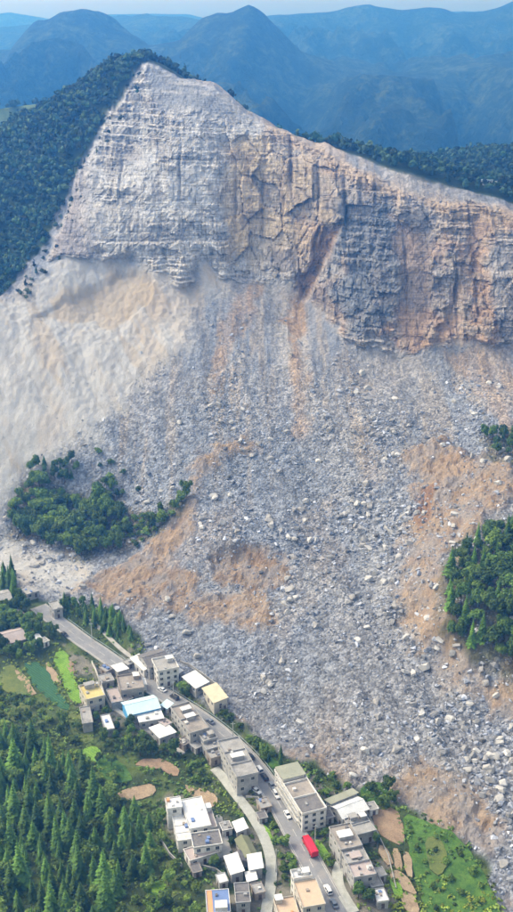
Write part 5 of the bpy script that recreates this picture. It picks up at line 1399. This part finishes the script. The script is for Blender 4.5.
s_ = rgm.uniform(.8, 2.2, len(low)); hue = fbm(low[:, 0] / 30, low[:, 1] / 30, 3, 52)[:, None]
kc = np.array([.10, .165, .036])[None] * (1 + .45 * rgm.normal(size=(len(low), 1)).clip(-1.2, 1.6)) + np.clip(hue + .1, 0, 1) * np.array([.16, .16, .01])[None]
o = merge('ground_cover', [cov_variant(k) for k in range(3)], np.column_stack([low, ground(low[:, 0], low[:, 1]) - .1]), np.stack([s_, s_, s_ * rgm.uniform(.6, 1.2, len(low))], 1), rgm.uniform(0, 6.28, len(low)), np.clip(kc, .012, .4), M_MASS)
tag(o, 'low green scrub and weeds covering the valley floor between the plots', 'ground cover')

# ------------------------------------------------------------------ rubble and boulders
def rock_variant(seed, n=11):
    g_ = np.random.default_rng(seed)
    p = g_.normal(size=(n, 3)); p /= np.linalg.norm(p, axis=1)[:, None]
    p = np.sign(p) * np.abs(p) ** .7
    p *= np.array([1.0, g_.uniform(.6, .9), g_.uniform(.5, .75)]) * .5
    bm = bmesh.new()
    for q in p: bm.verts.new(q)
    bmesh.ops.convex_hull(bm, input=bm.verts[:])
    for v in [v for v in bm.verts if not v.link_faces]: bm.verts.remove(v)
    bm.verts.index_update(); bmesh.ops.triangulate(bm, faces=bm.faces[:])
    V = np.array([v.co[:] for v in bm.verts]); T_ = np.array([[v.index for v in f.verts] for f in bm.faces]); bm.free()
    return V, None, T_
RV = [rock_variant(k, 9 + k % 3) for k in range(8)]
def grid_val(A_, x, y):
    i = np.clip(((x - _xi0) / _dx).astype(int), 0, len(xs) - 1); j = np.clip(np.searchsorted(ys, y), 0, len(ys) - 1)
    return A_[j, i]
N = 150000
px_ = rgm.uniform(-250, 270, N); py_ = rgm.uniform(290, 720, N)
wS = grid_val(scree, px_, py_) * (1 - .93 * grid_val(m['pale'], px_, py_) * smooth(500, 540, py_)) * (1 - .5 * grid_val(m['pale'], px_, py_)) * (1 - .6 * smooth(590, 650, py_)) * (1 - .68 * grid_val(soil_any, px_, py_)) * (1 - .75 * np.clip(grid_val(m['soil_g'], px_, py_) + grid_val(m['soil_j'], px_, py_), 0, 1))
clus = fbm(px_ / 22, py_ / 30, 4, 61, .6)
lobe_r = grid_val(lobe, px_, py_)
wS *= np.clip(.55 + .8 * clus + .6 * lobe_r, .06, 1)
wS *= (np.abs(px_) < .30 * py_ + 15)
kp = rgm.uniform(0, 1, N) < wS
RX, RY, CL = px_[kp], py_[kp], clus[kp]
coarse = smooth(640, 480, RY) * .45 + np.clip(1.3 * CL, -.5, .8) + 1.0 * np.exp(-((RX - 40 - .28 * (520 - RY)) / 48) ** 2) * smooth(640, 540, RY)
size = .5 + .12 * coarse + rgm.pareto(2.8, len(RX)) * np.clip(.34 + .62 * coarse, .2, 2)
size = np.clip(size * (1 - .35 * smooth(600, 690, RY)), .4, 3.4)
big = np.argsort(-size)[:280]
small = np.setdiff1d(np.arange(len(RX)), big)[:50000]
def rock_cols(n):
    v = np.clip(rgm.normal(.30, .10, n), .12, .6); v = np.where(rgm.uniform(size=n) < .12, v + .22, v)
    t_ = rgm.normal(0, .012, n)
    return np.stack([v * .94 + t_, v + t_ * .4, v * 1.16 - t_], 1)
ss = size[small]
o = merge('rubble', RV, np.column_stack([RX[small], RY[small], ground(RX[small], RY[small]) + ss * .12]), np.stack([ss * rgm.uniform(.8, 1.35, len(ss)), ss, ss * rgm.uniform(.8, 1.2, len(ss))], 1), rgm.uniform(0, 6.28, len(ss)), rock_cols(len(ss)), M_ROCKS, tilt=rgm.uniform(-.7, .7, len(ss)))
tag(o, 'broken grey limestone rubble spread over the whole landslide', 'rubble')
def boulder_mesh(seed):
    V, _, T_ = rock_variant(200 + seed, 15)
    me = mesh_np('boulder', V * np.array([1.1, 1.1, 1.15]), None, T_); me.materials.append(M_BOULDER); return me
BM = [boulder_mesh(k) for k in range(10)]
def boulder(x, y, s_, label, group=None, sc_=None, k=0):
    b = bpy.data.objects.new('boulder', BM[k % len(BM)]); COL.objects.link(b)
    b.location = (x, y, float(ground(x, y)) + s_ * .16); b.rotation_euler = (rgm.uniform(-.5, .5), rgm.uniform(-.5, .5), rgm.uniform(0, 6.28))
    b.scale = sc_ or (s_ * rgm.uniform(.9, 1.4), s_, s_ * rgm.uniform(.8, 1.2))
    tag(b, label, 'boulder', group)
for q, k in enumerate(big):
    x, y, s_ = RX[k], RY[k], max(size[k], 1.6)
    u_, v_ = seen(x, y, float(ground(x, y)))
    if y > 560: lb, gp = 'limestone block lying on the upper grey scree below the cliff', 'blocks on the upper scree'
    elif y > 470: lb, gp = 'limestone block on the middle of the slide between the two standing woods', 'blocks on the middle of the slide'
    else: lb, gp = 'limestone block in the lower rubble fan above the village', 'blocks in the lower fan'
    lb += ', left part' if u_ < 256 else (', right part' if u_ > 385 else ', centre')
    boulder(x, y, s_, lb, gp, None, q)
for q, (px, py, s_, lb) in enumerate((
        (362, 376, 4.6, 'tall pale block standing alone on the scree below the right cliff'),
        (367, 388, 3.6, 'pale block just below the tall block under the right cliff'),
        (329, 433, 4.2, 'cream slab at the lower end of the orange streak'),
        (318, 462, 3.4, 'white rounded block in the middle of the grey scree'),
        (290, 592, 4.4, 'white block at the right end of the brown bank'),
        (424, 670, 5.0, 'white shattered block high on the right of the lower fan'),
        (377, 754, 3.6, 'white block lying alone low in the middle of the fan'),
        (406, 640, 3.2, 'pale block beside the orange bank at the right wood'),
        (437, 652, 3.4, 'pale block below the lower corner of the right wood'),
        (243, 453, 3.0, 'grey block above the orange hump left of centre'),
        (345, 516, 3.4, 'white block right of centre on the middle slide'),
        (353, 505, 3.0, 'grey white block above its white twin right of centre'),
        (279, 474, 2.8, 'white block centre left on the grey scree'),
        (408, 524, 3.0, 'pale block left of the dark soil scar'),
        (300, 720, 3.0, 'pale block low in the fan above the stepped house'),
        (352, 748, 3.2, 'pale block above the toe beside the white pitched roof'))):
    x, y, z = sight(px, py); boulder(x, y, s_, lb, 'single large blocks', None, q + 3)
# ------------------------------------------------------------------ haze
hz = NT('haze_air')
hz.t.nodes.remove(hz.b)
pv = hz.t.nodes.new('ShaderNodeVolumePrincipled')
pv.inputs['Color'].default_value = (.07, .33, 1.0, 1)
pv.inputs['Absorption Color'].default_value = (1, 1, 1, 1)
pv.inputs['Density'].default_value = .00041
pv.inputs['Anisotropy'].default_value = 0.4
hz.l(pv.outputs[0], hz.t.nodes['Material Output'].inputs['Volume'])
bm = bmesh.new()
bmesh.ops.create_cube(bm, size=1)
for v in bm.verts: v.co = Vector((v.co.x * 8000, 2100 + v.co.y * 6400, -46 + (v.co.z + .5) * 400))
hme = bpy.data.meshes.new('haze'); bm.to_mesh(hme); bm.free()
link('haze', hme, None, hz.m)['kind'] = 'stuff'
